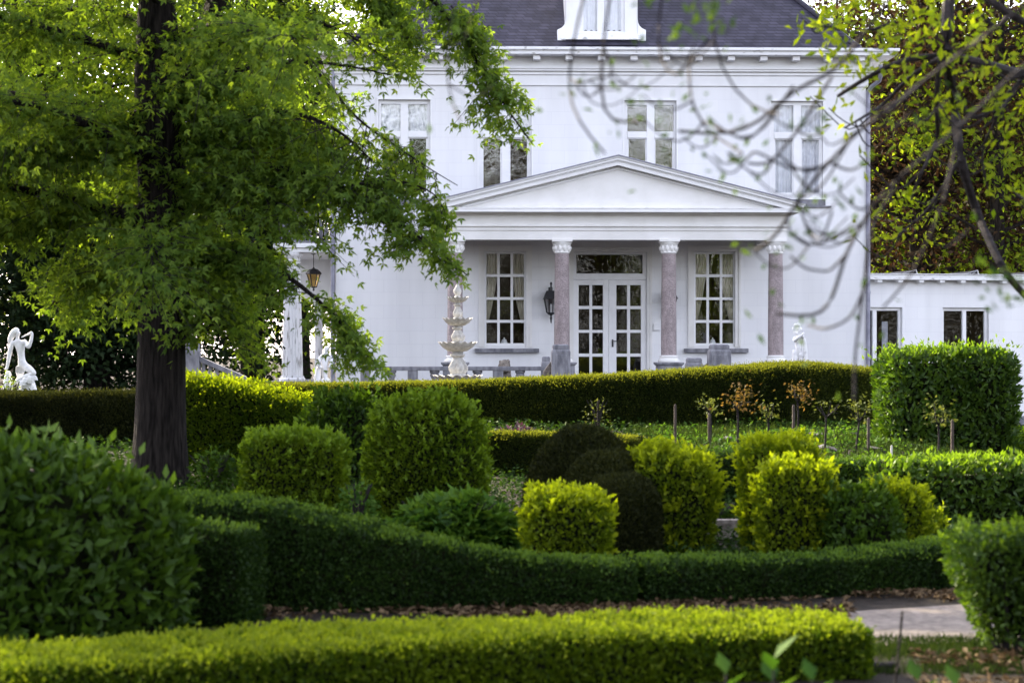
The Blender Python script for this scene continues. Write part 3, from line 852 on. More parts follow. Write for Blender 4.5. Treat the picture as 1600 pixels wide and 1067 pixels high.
# downpipes
dp = MB()
zx = lambda p: HF.z(p, -.3)
dp.tube([(HF.x(1376, -.45), -.45, zx(101)), (HF.x(1376, -.45), -.45, zx(118)), (HF.x(1374, -.35), -.35, zx(125)), (HF.x(1362, -.15), -.15, zx(133)), (HF.x(1356.5, -.06), -.06, zx(140)),
         (HF.x(1356.5, -.06), -.06, zx(160)), (HF.x(1356.5, -.06), -.06, -0.1)], 0.052, 12)
for p in (200, 330, 456, 560): dp.lathe(HF.x(1356.5, -.06), -.06, [(0.06, zx(p + 2)), (0.064, zx(p)), (0.06, zx(p - 2))], 12)
dp.build("downpipe", M['zinc'], villa, True)
dp = MB(); dp.tube([(HF.x(520, -.06), -.06, HF.z(95)), (HF.x(520, -.06), -.06, 0.5)], 0.055, 12)
dp.build("downpipe", M['zinc'], villa, True)

# side porch on the left of the house
px_ = lambda p, y=0.05: HF.x(p, y); pz = lambda p, y=0.05: HF.z(p, y)
sp = MB()
sp.box(px_(427), xL - .002, 0.0, 5.0, pz(388), pz(381)); sp.box(px_(431), xL - .002, 0.06, 5.0, pz(395), pz(388))
sp.box(px_(431), px_(466), 4.7, 5.0, pz(460), pz(395)); sp.box(px_(466), xL - .002, 4.7, 5.0, pz(472, 4.7), pz(395))
sp.build("side_porch_beam", M['paint'], villa, bevel=.008)
sp = MB().box(px_(420), xL - .002, 0, 5.2, 0.2, 0.98); sp.build("side_porch_floor", M['bluestone'], villa)
def fluted(cx, cy, r0, r1, z0, z1, nm="side_porch_column"):
    c = MB(); n = 60
    c.lathe(cx, cy, [(r0 + (r1 - r0) * t, z0 + .12 + (z1 - z0 - .34) * t) for t in np.linspace(0, 1, 8)], n, fl=lambda r, z, a: (r * (1 - 0.07 * max(0, math.cos(a * 20)) ** 1), z))
    c.lathe(cx, cy, [(r0 * 1.25, z0), (r0 * 1.27, z0 + .05), (r0 * 1.1, z0 + .09), (r0 * 1.1, z0 + .13)], 28)
    c.lathe(cx, cy, [(r1, z1 - .22), (r1 * 1.15, z1 - .2), (r1 * 1.05, z1 - .16), (r1 * 1.35, z1 - .06), (r1 * 1.35, z1)], 28)
    return c.build(nm, M['fluted'], villa, False)
fluted(px_(456), 0.30, 0.255, 0.19, 0.98, pz(395))
fluted(px_(498, 4.8), 4.85, 0.11, 0.10, 0.98, pz(472, 4.7))
sp = MB(); sp.box(px_(436), px_(467), 0.1, 0.6, pz(381), pz(332)); sp.box(px_(432), px_(471), 0.05, 0.65, pz(332), pz(325))
sp.box(px_(471), xL - .002, 0.25, 0.42, pz(333), pz(326)); sp.box(px_(467), xL - .002, 0.22, 0.45, pz(380.8), pz(376))
for k in range(6):
    x = px_(475 + 8.5 * k); sp.lathe(x, .335, [(.03, pz(376)), (.05, pz(366)), (.03, pz(350)), (.04, pz(333))], 10)
sp.build("balcony_parapet", M['bluestone'], villa, bevel=.006)
urn = MB().lathe(0, 0, [(.13, 0), (.14, .03), (.05, .08), (.06, .14), (.2, .3), (.24, .42), (.26, .46), (.22, .47)], 20)
uo = urn.build("planter_urn", M['brownstone'], None, True, HF.world(px_(451), .35, pz(325)))
tag(uo, "brown stone urn on the corner pier of the side porch balcony", "urn")

# ------------------------------------------------------------------ lamps and door panel
def wall_lantern(px, label):
    x, z = HF.at(px, 476, -0.25)
    t = empty("wall_lantern", HF.world(x, 0, z), label, "lantern", "black wall lanterns beside the door", rz=TH)
    k = 1 / 65.0; y = -0.25
    b = MB(); b.tube([(0, 0.0, .30), (0, -.10, .40), (0, y, .47)], .014, 8); b.box(-.05, .05, -.02, -.001, -.24, .42)
    b.tube([(0, -.001, -.2), (0, -.15, -.3), (0, y, -.25)], .012, 8)
    b.build("bracket", M['iron'], t)
    r = MB(); r.lathe(0, y, [(.015, .54), (.03, .50), (.018, .46), (.025, .40), (.03, .33)], 12)
    r.frust(0, y, .15, .33, .36, .36, .22, .22); r.frust(0, y, .135, .15, .38, .38, .38, .38)
    r.build("roof_cap", M['iron'], t)
    c = MB()
    for sx in (-1, 1):
        for sy in (-1, 1):
            c.tube([(sx * .155, y + sy * .155, .135), (sx * .10, y + sy * .10, -.19)], .013, 6)
    c.frust(0, y, -.23, -.19, .14, .14, .22, .22); c.lathe(0, y, [(.012, -.44), (.02, -.38), (.03, -.32), (.02, -.27), (.05, -.23)], 12)
    c.build("cage", M['iron'], t)
    g = MB(); g.frust(0, y, -.185, .13, .19, .19, .30, .30); g.build("lamp_glass", M['lampglass'], t)
    MB().lathe(0, y, [(.025, -.19), (.025, -.02), (.01, .02)], 10).build("candle_tube", M['china'], t)
wall_lantern(861, "black wall lantern with sloping roof cap, left of the entrance door")
wall_lantern(1046, "black wall lantern mostly hidden behind the column right of the door")
x, z = HF.at(1025.5, 511, -.03)
t = empty("intercom", HF.world(x, 0, z), "small white intercom box on the wall right of the door", "intercom", rz=TH)
MB().box(-.07, .07, -.035, -.001, -.08, .08).build("housing", M['paint'], t, bevel=.008)
MB().lathe(0, 0, [(.018, -.002), (.018, .006), (.005, .008)], 14).build("camera_eye", M['iron'], t).rotation_euler = (math.pi / 2, 0, 0)
t.children[-1].location = (0, -.035, 0.005)

x, z = HF.at(490, 437, 0.9)
t = empty("hanging_lantern", HF.world(x, 0.9, z), "black hanging lantern with amber glass under the side porch", "lantern", rz=TH)
top = HF.z(395, .9, 490) - z
MB().tube([(0, 0, .26), (0, 0, top - .01)], .01, 6).lathe(0, 0, [(.09, top), (.09, top - .02), (.02, top - .05)], 14).build("chain", M['iron'], t)
MB().lathe(0, 0, [(.19, .13), (.195, .15), (.16, .20), (.10, .25), (.03, .27), (.02, .3)], 6).build("roof_cap", M['iron'], t)
c = MB()
for k in range(6):
    a = k * math.pi / 3; c.tube([(.165 * math.cos(a), .165 * math.sin(a), .14), (.075 * math.cos(a), .075 * math.sin(a), -.17)], .011, 6)
c.lathe(0, 0, [(.008, -.28), (.03, -.25), (.015, -.21), (.085, -.19), (.085, -.165)], 6)
c.build("cage", M['iron'], t)
MB().lathe(0, 0, [(.07, -.165), (.155, .135)], 6).build("lamp_glass", M['amber'], t)

# ------------------------------------------------------------------ annex on the right
AF = Frame(*(W(1340, HZ, 58.9)[:2]), math.radians(13))
annex = empty("annex", (AF.o[0], AF.o[1], 0), "low white annex with flat roof joined to the villa's right side", "building", rz=AF.t)
az = lambda p, y=0.0, px=1450: AF.at(px, p, y)[1]
ops = []
AW = [(1357, 1410), (1473, 1545)]
zt = az(431)
for a, b in AW: ops.append((AF.x(a) if a > 1360 else AF.x(1338), AF.x(b), az(615), az(480.5)))
w = wall_openings(MB(), AF.x(1320), AF.x(1320) + 12, -0.35, zt - .12, ops, 0, .3)
x0, x1 = AF.x(1320), AF.x(1320) + 12
w.box(x0, x0 + .3, .3, 6, -.35, zt - .12); w.box(x1 - .3, x1, .3, 6, -.35, zt - .12); w.box(x0 + .3, x1 - .3, 5.7, 6, -.35, zt - .12)
w.build("wall", M['wall'], annex)
MB().box(x0 - .1, x1 + .1, -.035, -.001, -.35, .10).build("plinth", M['bluestone'], annex)
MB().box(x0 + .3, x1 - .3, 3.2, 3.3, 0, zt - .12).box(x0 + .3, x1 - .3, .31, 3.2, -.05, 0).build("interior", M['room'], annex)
rf = MB().box(x0 - .2, x1 + .3, -.28, 6.2, az(437.5, -.28), az(429, -.28)); rf.box(x0 - .2, x1 + .3, -.32, -.22, az(429, -.3), az(427.8, -.3))
ro = rf.build("roof", M['old_paint'], annex, bevel=.01)
zr = az(437.5, -.28)
MB().box(x0, x1, 0.002, .298, zt - .12, zr - .001).build("wall_plate", M['paint'], annex)
for k in range(12):
    x = AF.x(1373 + 32.5 * k, -.15)
    if x < x1: MB().box(x - .06, x + .06, -.24, -.001, zr - .06, zr).build("rafter_end", M['paint'], ro)
for n_, (a, b) in enumerate(AW):
    xa, xb, zb_, zt_ = ops[n_]
    f = MB(); ya_, yb_ = .10, .18
    xm_ = AF.x(1365 + 4) if n_ == 0 else (xa + xb) / 2
    f.box(xa + .002, xa + .07, ya_, yb_, zb_, zt_ - .002); f.box(xb - .07, xb - .002, ya_, yb_, zb_, zt_ - .002)
    f.box(xa + .07, xb - .07, ya_, yb_, zt_ - .08, zt_ - .002); f.box(xa + .07, xb - .07, ya_, yb_, zb_ + .002, zb_ + .09)
    f.box(xm_ - .05, xm_ + .05, ya_ - .01, yb_, zb_ + .09, zt_ - .08)
    wo = f.build("window", M['paint'], annex, bevel=.006)
    g = MB(); pane_box(g, xa + .06, xb - .06, zb_ + .08, zt_ - .07, .14); g.build("pane", M['glass_low'], wo)
    if n_ == 0:
        c = MB(); sheet(c, AF.x(1390), AF.x(1399), zb_, az(502), .5, 3, .03, n=24); sheet(c, AF.x(1340), AF.x(1366), zb_, zt_, .3, 6, .03, n=40); c.build("curtain", M['net'], wo, smooth=True)
for k, px in enumerate((1417, 1512, 1605)):
    x = AF.x(px, 1.0); zz_ = az(429, -.28)
    t = empty("solar_panel", AF.world(x, .5, zz_), ["tilted solar panel on the annex roof nearest the villa", "tilted solar panel in the middle of the annex roof", "tilted solar panel at the far right end of the annex roof"][k], "solar panel", "solar panels on the annex roof", rz=AF.t)
    p = MB(); p.add([(.02, -.1, .015), (.02, 1.5, .015), (-.42, 1.5, .005), (-.42, -.1, .005), (0.0, -.1, .13), (0.0, 1.5, .13)], [(3, 0, 4), (2, 5, 1), (3, 4, 5, 2), (0, 1, 5, 4), (0, 3, 2, 1)])
    p.add([(.10, .0, .02), (1.1, .0, .02), (1.1, 1.5, .10), (.10, 1.5, .10), (.10, .0, .0), (1.1, .0, .0), (1.1, 1.5, .08), (.1, 1.5, .08)], [(0, 1, 2, 3), (7, 6, 5, 4), (0, 4, 5, 1), (1, 5, 6, 2), (2, 6, 7, 3), (3, 7, 4, 0)])
    p.build("panel", M['iron'], t)
    fr = MB(); fr.tube([(0.02, -.13, .02), (-.02, -.13, .14), (-.42, -.13, .02)], .012, 6); fr.tube([(-.02, -.13, .14), (-.18, -.13, .02), (-.22, -.13, .08)], .009, 6); fr.tube([(-.02, -.13, .14), (.02, -.13, .0)], .02, 6)
    fr.build("mounting_frame", M['steel'], t)

# ------------------------------------------------------------------ terrace stonework
def pier(mb, x, y, w, z0, z1, chamf=.12, cap=True):
    mb.frust(x, y, z0, z1 - .16, w, w, w * .97, w * .97)
    mb.frust(x, y, z1 - .16, z1 - .10, w * .97, w * .97, w * .84, w * .84); mb.frust(x, y, z1 - .10, z1 - .03, w * .84, w * .84, w * .84, w * .84)
    mb.frust(x, y, z1 - .03, z1, w * .84, w * .84, w * .70, w * .70)

yb = -4.6
t = empty("balustrade", HF.world(0, yb, 0), "grey stone balustrade with urn shaped balusters in front of the portico", "balustrade", rz=TH)
bx = lambda p: HF.x(p, yb); bz = lambda p: HF.z(p, yb, 711)
MB().box(bx(577), bx(847), -.13, .13, bz(579), bz(572.5)).build("rail", M['bluestone'], t, bevel=.012)
MB().box(bx(566), bx(858), -.16, .16, .62, .82).build("plinth", M['bluestone'], t)
for p in (645, 778):
    MB().box(bx(p - 8), bx(p + 8), -.12, .12, .82, bz(579)).build("post", M['bluestone'], t, bevel=.006)
for p in (611.6, 679, 712, 746, 812.7):
    h = bz(579) - .82
    MB().lathe(bx(p), 0, [(.09, .82), (.09, .86), (.045, .90), (.04, .82 + h * .45), (.10, .82 + h * .75), (.085, .82 + h * .86), (.11, .82 + h * .9), (.11, .82 + h)], 16).build("baluster", M['bluestone'], t, True)
for p in (570.5, 853):
    q = MB(); pier(q, bx(p), 0, .21, .62, bz(557)); q.build("end_pier", M['bluestone'], t, bevel=.008)

# two tall stair piers with sloping copings
ys = -6.2
for k, (px0, px1, lowpx, label) in enumerate(((861, 891, None, "tall grey stone stair pier left of the garden steps before the door"), (1106, 1141, 1085, "tall grey stone stair pier right of the garden steps with sloping coping"))):
    c = (px0 + px1) / 2
    x = HF.x(c, ys); wd = (px1 - px0) / F * (DH + ys)
    t = empty("stair_pier", HF.world(x, ys, .75), label, "stair pier", "stone piers flanking the garden steps", rz=TH)
    z1 = HF.z(538, ys) - .75
    q = MB(); pier(q, 0, 0, wd, -.1, z1); q.box(-wd * .30, wd * .30, -wd / 2 - .012, -wd / 2 + .02, .08, z1 - .22)
    q.build("pier", M['bluestone'], t, bevel=.01)
    if lowpx:
        x2 = HF.x(lowpx, ys) - x; z2 = HF.z(559, ys) - .75
        q = MB(); pier(q, x2, .1, .38, -.1, z2); q.build("low_pier", M['bluestone'], t, bevel=.01)
        q = MB(); q.prism([(x2 + .12, -.1), (-wd / 2 + .02, -.1), (-wd / 2 + .02, z1 - .40), (x2 + .12, z2 - .22)], -.02, .2); q.build("coping", M['brownstone'], t)
    else:
        q = MB(); q.prism([(-wd / 2 - .16, -.1), (-wd / 2 + .02, -.1), (-wd / 2 + .02, z1 - .35), (-wd / 2 - .16, z1 - .58)], .0, .2); q.build("coping", M['brownstone'], t)
st = MB()
for k in range(3): st.box(HF.x(895, ys), HF.x(1102, ys), -3.0 - .35 * (k + 1), -3.0 - .35 * k - (0 if k else -.1), .7, 1.0 - .09 * (k + 1))
so_ = st.build("garden_steps", M['bluestone'], None, False, (HF.o[0], HF.o[1], 0)); so_.rotation_euler = (0, 0, TH)
tag(so_, "grey stone steps leading up to the portico", "steps")

# sloping stair railing far left
yr = 44.0
t = empty("stair_railing", (*W(301, HZ, yr)[:2], 0.7), "grey stone stair railing sloping down behind the golden hedge, left of the side porch", "railing")
wp = lambda px, py: ((px - 301) / F * yr, EYE - (py - HZ) / F * yr - 0.7)
q = MB(); pier(q, 0, 0, 24 / F * yr, 0, wp(301, 536)[1]); q.build("newel_pier", M['bluestone'], t, bevel=.01)
(a, za_), (b, zb_) = wp(313, 559), wp(385, 590)
MB().add([], []).prism([(a, za_ - .07), (b, zb_ - .07), (b, zb_ + .02), (a, za_ + .02)], -.09, .09).build("handrail", M['bluestone'], t)
for k in range(7):
    f_ = (k + .5) / 7; x = a + (b - a) * f_; z = za_ + (zb_ - za_) * f_
    MB().box(x - .028, x + .028, -.04, .04, max(-.05, z - .5), z - .06).build("baluster", M['bluestone'], t)

# fountain
fd = 46.5
fp = W(715, HZ, fd)
t = empty("fountain", (fp.x, fp.y, .72), "white tiered stone fountain with four scalloped basins on the terrace", "fountain")
fz = lambda py: EYE - (py - HZ) / F * fd - .72
fr_ = lambda w: w / 2 / F * fd
def basin(w, y0, y1):
    R = fr_(w); z0, z1 = fz(y1), fz(y0)
    prof = [(R * .22, z0), (R * .5, z0 + (z1 - z0) * .12), (R * .8, z0 + (z1 - z0) * .5), (R * .95, z0 + (z1 - z0) * .85), (R, z1), (R * .92, z1 - .004), (R * .6, z1 - (z1 - z0) * .35), (R * .1, z1 - (z1 - z0) * .45)]
    def fl(r, z, a):
        k = (r / R) ** 2; c = math.cos(a * 16)
        return r * (1 + .045 * k * c), z + (.018 * k * c * (1 if z > z0 + .01 else 0))
    MB().lathe(0, 0, prof, 96, fl=fl).build("basin", M['palestone'], t, True)
def stem(w, y0, y1, lob=5):
    R = fr_(w); z0, z1 = fz(y1), fz(y0); h = z1 - z0
    prof = [(R * .95, z0), (R, z0 + h * .03), (R * .72, z0 + h * .1), (R * .95, z0 + h * .25), (R * .98, z0 + h * .38), (R * .62, z0 + h * .62), (R * .5, z0 + h * .75), (R * .8, z0 + h * .82), (R * .8, z0 + h * .88), (R * .55, z0 + h * .91), (R * .62, z0 + h)]
    def fl(r, z, a):
        q = (z - z0) / h
        return r * (1 + (.16 * math.cos(a * lob) if .08 < q < .7 else 0)), z
    MB().lathe(0, 0, prof, 60, fl=fl).build("stem", M['palestone'], t, True)
stem(15, 472.5, 498.5); basin(34, 464.5, 473); stem(21, 508.5, 536); basin(47, 497.5, 509.5); stem(29, 549, 588); basin(60, 535, 550); basin(76, 587, 600)
MB().lathe(0, 0, [(fr_(36), 0), (fr_(36), .08), (fr_(22), .14), (fr_(18), .3), (fr_(24), fz(600))], 40).build("foot", M['palestone'], t, True)
MB().lathe(0, 0, [(fr_(11), fz(465)), (fr_(7.5), fz(462)), (fr_(10), fz(459)), (fr_(13), fz(455.5)), (fr_(12), fz(453)), (fr_(9), fz(450)), (fr_(5), fz(446)), (fr_(2.5), fz(444.5)), (fr_(2.6), fz(443.3)), (fr_(1), fz(441.5))], 24).build("finial", M['palestone'], t, True)

# ------------------------------------------------------------------ statues
def skin(name, V, E, Rr, mat, parent, root=0, sub=2):
    me = bpy.data.meshes.new(name + "_rig"); me.from_pydata(V, E, []); me.update()
    o = bpy.data.objects.new(name + "_rig", me); C.objects.link(o)
    md = o.modifiers.new("skin", 'SKIN'); md.use_smooth_shade = True; md.branch_smoothing = 0.6
    if not me.skin_vertices: me.skin_vertices.new()
    for i, r in enumerate(Rr):
        me.skin_vertices[0].data[i].radius = (r, r) if not hasattr(r, '__len__') else r
        me.skin_vertices[0].data[i].use_root = (i == root)
    sb = o.modifiers.new("sub", 'SUBSURF'); sb.levels = sub; sb.render_levels = sub
    dg = bpy.context.evaluated_depsgraph_get(); dg.update()
    m2 = bpy.data.meshes.new_from_object(o.evaluated_get(dg)); m2.name = name
    bpy.data.objects.remove(o)
    m2.materials.clear(); m2.materials.append(mat)
    m2.polygons.foreach_set("use_smooth", [True] * len(m2.polygons))
    return link(bpy.data.objects.new(name, m2), parent)

def rock(mb_r, cx, cy, cz, rx, ry, rz, parent, name, mat, seed=0):
    P, T = blob(cx, cy, cz, rx, ry, rz, 2.4, .7, amp=.03, freq=14 + seed, nu=36, nv=16)
    o = np_mesh(name, [(P, T, 0, np.full(len(P), .5))], [mat], parent, smooth_mats=(0,))
    return o

def statue_left():
    d = 33.0; k = d / F / 6.667
    bx_, by_ = 215, 890                       # crop point standing on the base
    b = W(bx_ / 6.667, 480 + by_ / 6.667, d)
    gz = ground_z(b.x, b.y)
    t = empty("piper_statue", (b.x, b.y, gz), "white marble statue of a crouching long haired piper above the dark hedge", "statue")
    h0 = b.z - gz
    P = lambda x, y, dep=0.0: ((x - bx_) * k, dep, (by_ - y) * k + h0)
    V = [P(225, 590), P(222, 520), P(215, 440), P(205, 375), P(185, 335), P(178, 300), P(182, 262), P(192, 238),      # 0-7 pelvis..crown
         P(130, 365, -.01), P(108, 460, -.03), P(95, 550, -.04), P(80, 630, -.04), P(62, 655, -.05),                      # 8-12 arm down
         P(262, 350, -.02), P(308, 425, -.09), P(340, 345, -.10), P(350, 275, -.09), P(330, 255, -.09),                    # 13-17 raised arm
         P(270, 615, -.04), P(330, 650, -.10), P(385, 690, -.13), P(300, 715, -.11), P(210, 750, -.10), P(160, 795, -.10), P(110, 850, -.12),   # 18-24 leg folded
         P(205, 620, .03), P(205, 690, .02), P(205, 750, .02), P(195, 830, .03), P(190, 885, .0), P(165, 890, -.05),                        # 25-30 leg standing
         P(212, 285, -.045)]
    r = lambda w: w / 2 * k
    Rr = [r(115), r(85), r(105), (r(130), r(95)), r(48), r(50), r(88), r(60),
          r(56), r(50), r(42), r(32), r(36), r(56), r(48), r(36), r(30), r(24),
          r(86), r(80), r(66), r(56), r(44), r(36), r(26), r(80), r(74), r(62), r(50), r(36), r(26), r(22)]
    E = [(0, 1), (1, 2), (2, 3), (3, 4), (4, 5), (5, 6), (6, 7), (3, 8), (8, 9), (9, 10), (10, 11), (11, 12), (3, 13), (13, 14), (14, 15), (15, 16), (16, 17),
         (0, 18), (18, 19), (19, 20), (20, 21), (21, 22), (22, 23), (23, 24), (0, 25), (25, 26), (26, 27), (27, 28), (28, 29), (29, 30), (6, 31)]
    skin("body", V, E, Rr, M['marble'], t)
    hv = [P(200, 228), P(160, 245), P(120, 290, .02), P(100, 340, .03), P(95, 390, .03)]
    skin("hair", hv, [(0, 1), (1, 2), (2, 3), (3, 4)], [r(50), r(80), r(72), r(58), r(30)], M['marble'], t)
    pv = [P(232, 315, -.07), P(290, 290, -.09), P(345, 262, -.09)]
    skin("pipe", pv, [(0, 1), (1, 2)], [r(16), r(18), r(26)], M['marble'], t)
    rock(None, P(285, 0)[0], 0, 0.0, .16, .15, h0 + (890 - 742) * k, t, "rock_seat", M['marble'])
    rock(None, P(85, 0)[0] , .02, 0.0, .085, .09, h0 + (890 - 668) * k, t, "draped_stump", M['marble'], 5)
    for q in ((345, 745), (375, 735), (350, 770), (300, 760), (260, 790)):
        x, _, z = P(*q); rock(None, x, -.14, z - .03, .06, .05, .075, t, "drapery_fold", M['marble'], q[0] % 7)
statue_left()

def statue_right():
    d = 50.0; k = d / F / 8.892          # crop pixels of the close view
    b = W(1200 + 440 / 8.892, 480 + 745 / 8.892, d)
    gz = ground_z(b.x, b.y)
    t = empty("draped_statue", (b.x, b.y, gz), "white marble statue of a curly haired figure hugging its drapery, beside the right end column", "statue")
    h0 = b.z - gz
    P = lambda x, y, dep=0.0: ((x - 440) * k, dep, (745 - y) * k + h0)
    r = lambda w: w / 2 * k
    V = [P(430, 600), P(425, 520), P(415, 440), P(415, 385), P(420, 345), P(430, 310, -.02), P(420, 262),
         P(365, 420), P(365, 475, -.05), P(410, 420, -.12), P(470, 385, -.13), P(490, 350, -.12),
         P(470, 410, -.02), P(495, 415, -.08), P(440, 395, -.13),
         P(450, 640, -.03), P(455, 720, -.03), P(455, 860, .0), P(455, 1000, 0),
         P(405, 650), P(400, 730), P(395, 860), P(390, 1000), P(470, 318, -.06)]
    E = [(0, 1), (1, 2), (2, 3), (3, 4), (4, 5), (5, 6), (2, 7), (7, 8), (8, 9), (9, 10), (10, 11), (2, 12), (12, 13), (13, 14), (0, 15), (15, 16), (16, 17), (17, 18), (0, 19), (19, 20), (20, 21), (21, 22), (5, 23)]
    Rr = [r(105), r(92), r(105), r(70), r(55), r(92), r(70), r(56), r(48), r(42), r(36), r(34), r(50), r(46), r(38), r(76), r(66), r(54), r(34), r(72), r(62), r(50), r(34), r(40)]
    skin("body", V, E, Rr, M['marble'], t)
    rng = random.Random(4)
    for _ in range(14):
        a = rng.uniform(0, 6.28); x = 405 + 62 * math.cos(a) * rng.uniform(.6, 1); y = 300 + 60 * math.sin(a)
        if x > 445 and y > 290: continue
        X_, _, Z_ = P(x, y); rock(None, X_, rng.uniform(-.03, .06), Z_ - .02, .033, .033, .05, t, "hair_curl", M['marble'], rng.randint(0, 9))
    dv = [P(490, 420, -.07), P(505, 500, -.07), P(515, 600, -.06), P(520, 700, -.05), P(515, 850, -.03)]
    skin("drapery", dv, [(0, 1), (1, 2), (2, 3), (3, 4)], [r(40), r(54), r(58), r(66), r(80)], M['marble'], t)
    dv = [P(360, 590, -.02), P(365, 660, -.03), P(370, 740, -.02), P(380, 900, 0)]
    skin("drapery", dv, [(0, 1), (1, 2), (2, 3)], [r(46), r(66), r(78), r(90)], M['marble'], t)
    MB().lathe(0, 0, [(.22, 0), (.22, .06), (.17, .1), (.17, max(.14, h0 - (1000 - 745) * k))], 24).build("pedestal", M['palestone'], t, True)
statue_right()

def statue_mid():
    d = 52.0; k = d / F
    b = W(508, 595, d); gz = ground_z(b.x, b.y)
    t = empty("porch_statue", (b.x, b.y, gz), "white stone figure half hidden by leaves in front of the side porch", "statue")
    P = lambda x, y, dep=0.0: ((x - 508) * k, dep, (595 - y) * k + b.z - gz)
    r = lambda w: w / 2 * k
    V = [P(508, 580), P(507, 568), P(508, 556), P(510, 549), P(511, 545), P(512, 540), P(500, 558), P(497, 570, -.08), P(504, 576, -.12), P(516, 557), P(519, 568, -.06), P(514, 575, -.1), P(504, 600), P(502, 630), P(513, 600), P(515, 630)]
    E = [(0, 1), (1, 2), (2, 3), (3, 4), (4, 5), (2, 6), (6, 7), (7, 8), (2, 9), (9, 10), (10, 11), (0, 12), (12, 13), (0, 14), (14, 15)]
    skin("body", V, E, [r(15), r(12), r(14), r(6), r(10), r(8), r(7), r(6), r(4.5), r(7), r(6), r(4.5), r(10), r(7), r(10), r(7)], M['marble'], t)
    dv = [P(498, 572), P(496, 590), P(495, 620)]
    skin("drapery", dv, [(0, 1), (1, 2)], [r(7), r(11), r(14)], M['marble'], t)
    MB().box(-.22, .22, -.18, .18, 0, .1).build("plinth", M['palestone'], t)
statue_mid()

def lion():
    p = HF.world(HF.x(787.5, -4.0), -4.0, 0); d = p[1]; k = d / F
    zc = EYE - (571 - HZ) * k
    t = empty("lion_statue", (p[0], p[1], .8), "weathered brown stone lion behind the balustrade", "statue")
    z = zc - .8
    rock(None, 0, 0, z - .14, .145, .14, .27, t, "mane", M['brownstone'], 3)
    rock(None, .0, -.10, z - .09, .07, .08, .12, t, "muzzle", M['brownstone'], 1)
    for s in (-1, 1): rock(None, s * .09, -.03, z + .06, .035, .03, .07, t, "ear", M['brownstone'], 2)
    rock(None, 0, .25, 0, .17, .34, z - .02, t, "body", M['brownstone'], 4)
lion()

# ------------------------------------------------------------------ garden: hedges and clipped bushes
def st_(px, top, d, w, base=None):
    """hedge station from a photo column, its top row and its distance"""
    p = W(px, top, d); g = ground_z(p.x, p.y) - .03
    return (p.x, p.y, g, w, W(px, top, d + w * .75).z - .02 - g)

HG, BG = "clipped hedges of the garden", "clipped golden bushes"
# front golden hedge
shrub("box_hedge", [run([st_(-330, 1030, 10.1, .42), st_(0, 1012, 10.75, .42), (st_(500, 983, 11.6, .42)), st_(900, 964, 12.2, .42), st_(1180, 959, 12.4, .42), st_(1322, 961, 12.45, .40)], e=.22, amp=.025, freq=6, nv=30)],
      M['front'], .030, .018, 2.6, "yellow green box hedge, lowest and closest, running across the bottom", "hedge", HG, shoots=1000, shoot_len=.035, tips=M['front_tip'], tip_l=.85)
# big laurel left
shrub("laurel_hedge", [run([st_(-420, 668, 12.8, .7), st_(-100, 676, 13.4, .7), st_(100, 700, 13.8, .66), st_(222, 772, 14.1, .5)], e=.42, amp=.06, freq=4.5, nv=30, step=.15)],
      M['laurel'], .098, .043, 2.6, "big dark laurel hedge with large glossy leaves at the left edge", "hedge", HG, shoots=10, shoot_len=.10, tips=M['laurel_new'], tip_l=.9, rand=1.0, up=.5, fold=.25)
# block beside it
shrub("box_hedge", [run([st_(150, 800, 14.7, .3), st_(300, 808, 14.7, .3), st_(392, 826, 14.6, .28)], e=.22, amp=.03)], M['box'], .027, .017, 2.2,
      "dark green hedge block sticking out right of the big laurel", "hedge", HG, shoots=150, shoot_len=.04, tips=M['box_tip'])
# sweeping low hedge, left half
shrub("box_hedge", [run([st_(150, 768, 15.9, .3), st_(330, 768, 15.7, .3), st_(470, 783, 15.5, .3), st_(570, 806, 15.4, .3), st_(680, 843, 15.4, .3), st_(760, 864, 15.5, .3), st_(860, 870, 15.6, .28), st_(976, 873, 15.7, .26)], e=.24, amp=.035, freq=3.5)],
      M['box'], .027, .017, 2.2, "dark green hedge whose top sweeps down in a wave to the right", "hedge", HG, shoots=420, shoot_len=.026, tips=M['box_tip'], tip_l=.9)
shrub("box_hedge", [run([st_(990, 872, 15.8, .24), st_(1120, 868, 16.0, .26), st_(1260, 860, 16.3, .26), st_(1400, 848, 16.7, .26), st_(1500, 838, 17.3, .26), st_(1600, 832, 18.2, .26)], e=.24, amp=.035, freq=3.5)],
      M['box'], .027, .017, 2.2, "low level topped hedge curving along the sandy path", "hedge", HG, shoots=420, shoot_len=.026, tips=M['box_tip'], tip_l=.9)
# right foreground shrub with bare foot
stm = MB()
pb = W(1575, 1020, 13.0)
for k in range(7):
    a = k * .9; stm.tube([(pb.x + .04 * math.cos(a), 13.0 + .04 * math.sin(a), -.02), (pb.x + .16 * math.cos(a), 13.0 + .12 * math.sin(a), .25), (pb.x + .25 * math.cos(a), 13 + .2 * math.sin(a), .45)], [.014, .011, .006], 6)
shrub("privet_bush", [blob(pb.x + .03, 13.05, .06, .33, .33, .60, 4.5, .2, prof=[(0, .42), (.25, .80), (.5, .97), (1, 1)], amp=.035, freq=9)], M['laurel_new'], .036, .02, 2.1,
      "clipped green bush on bare stems beside the sandy path at the right edge", "bush", None, shoots=40, shoot_len=.06, tips=M['green_tip'], stems=stm, depth=.1)

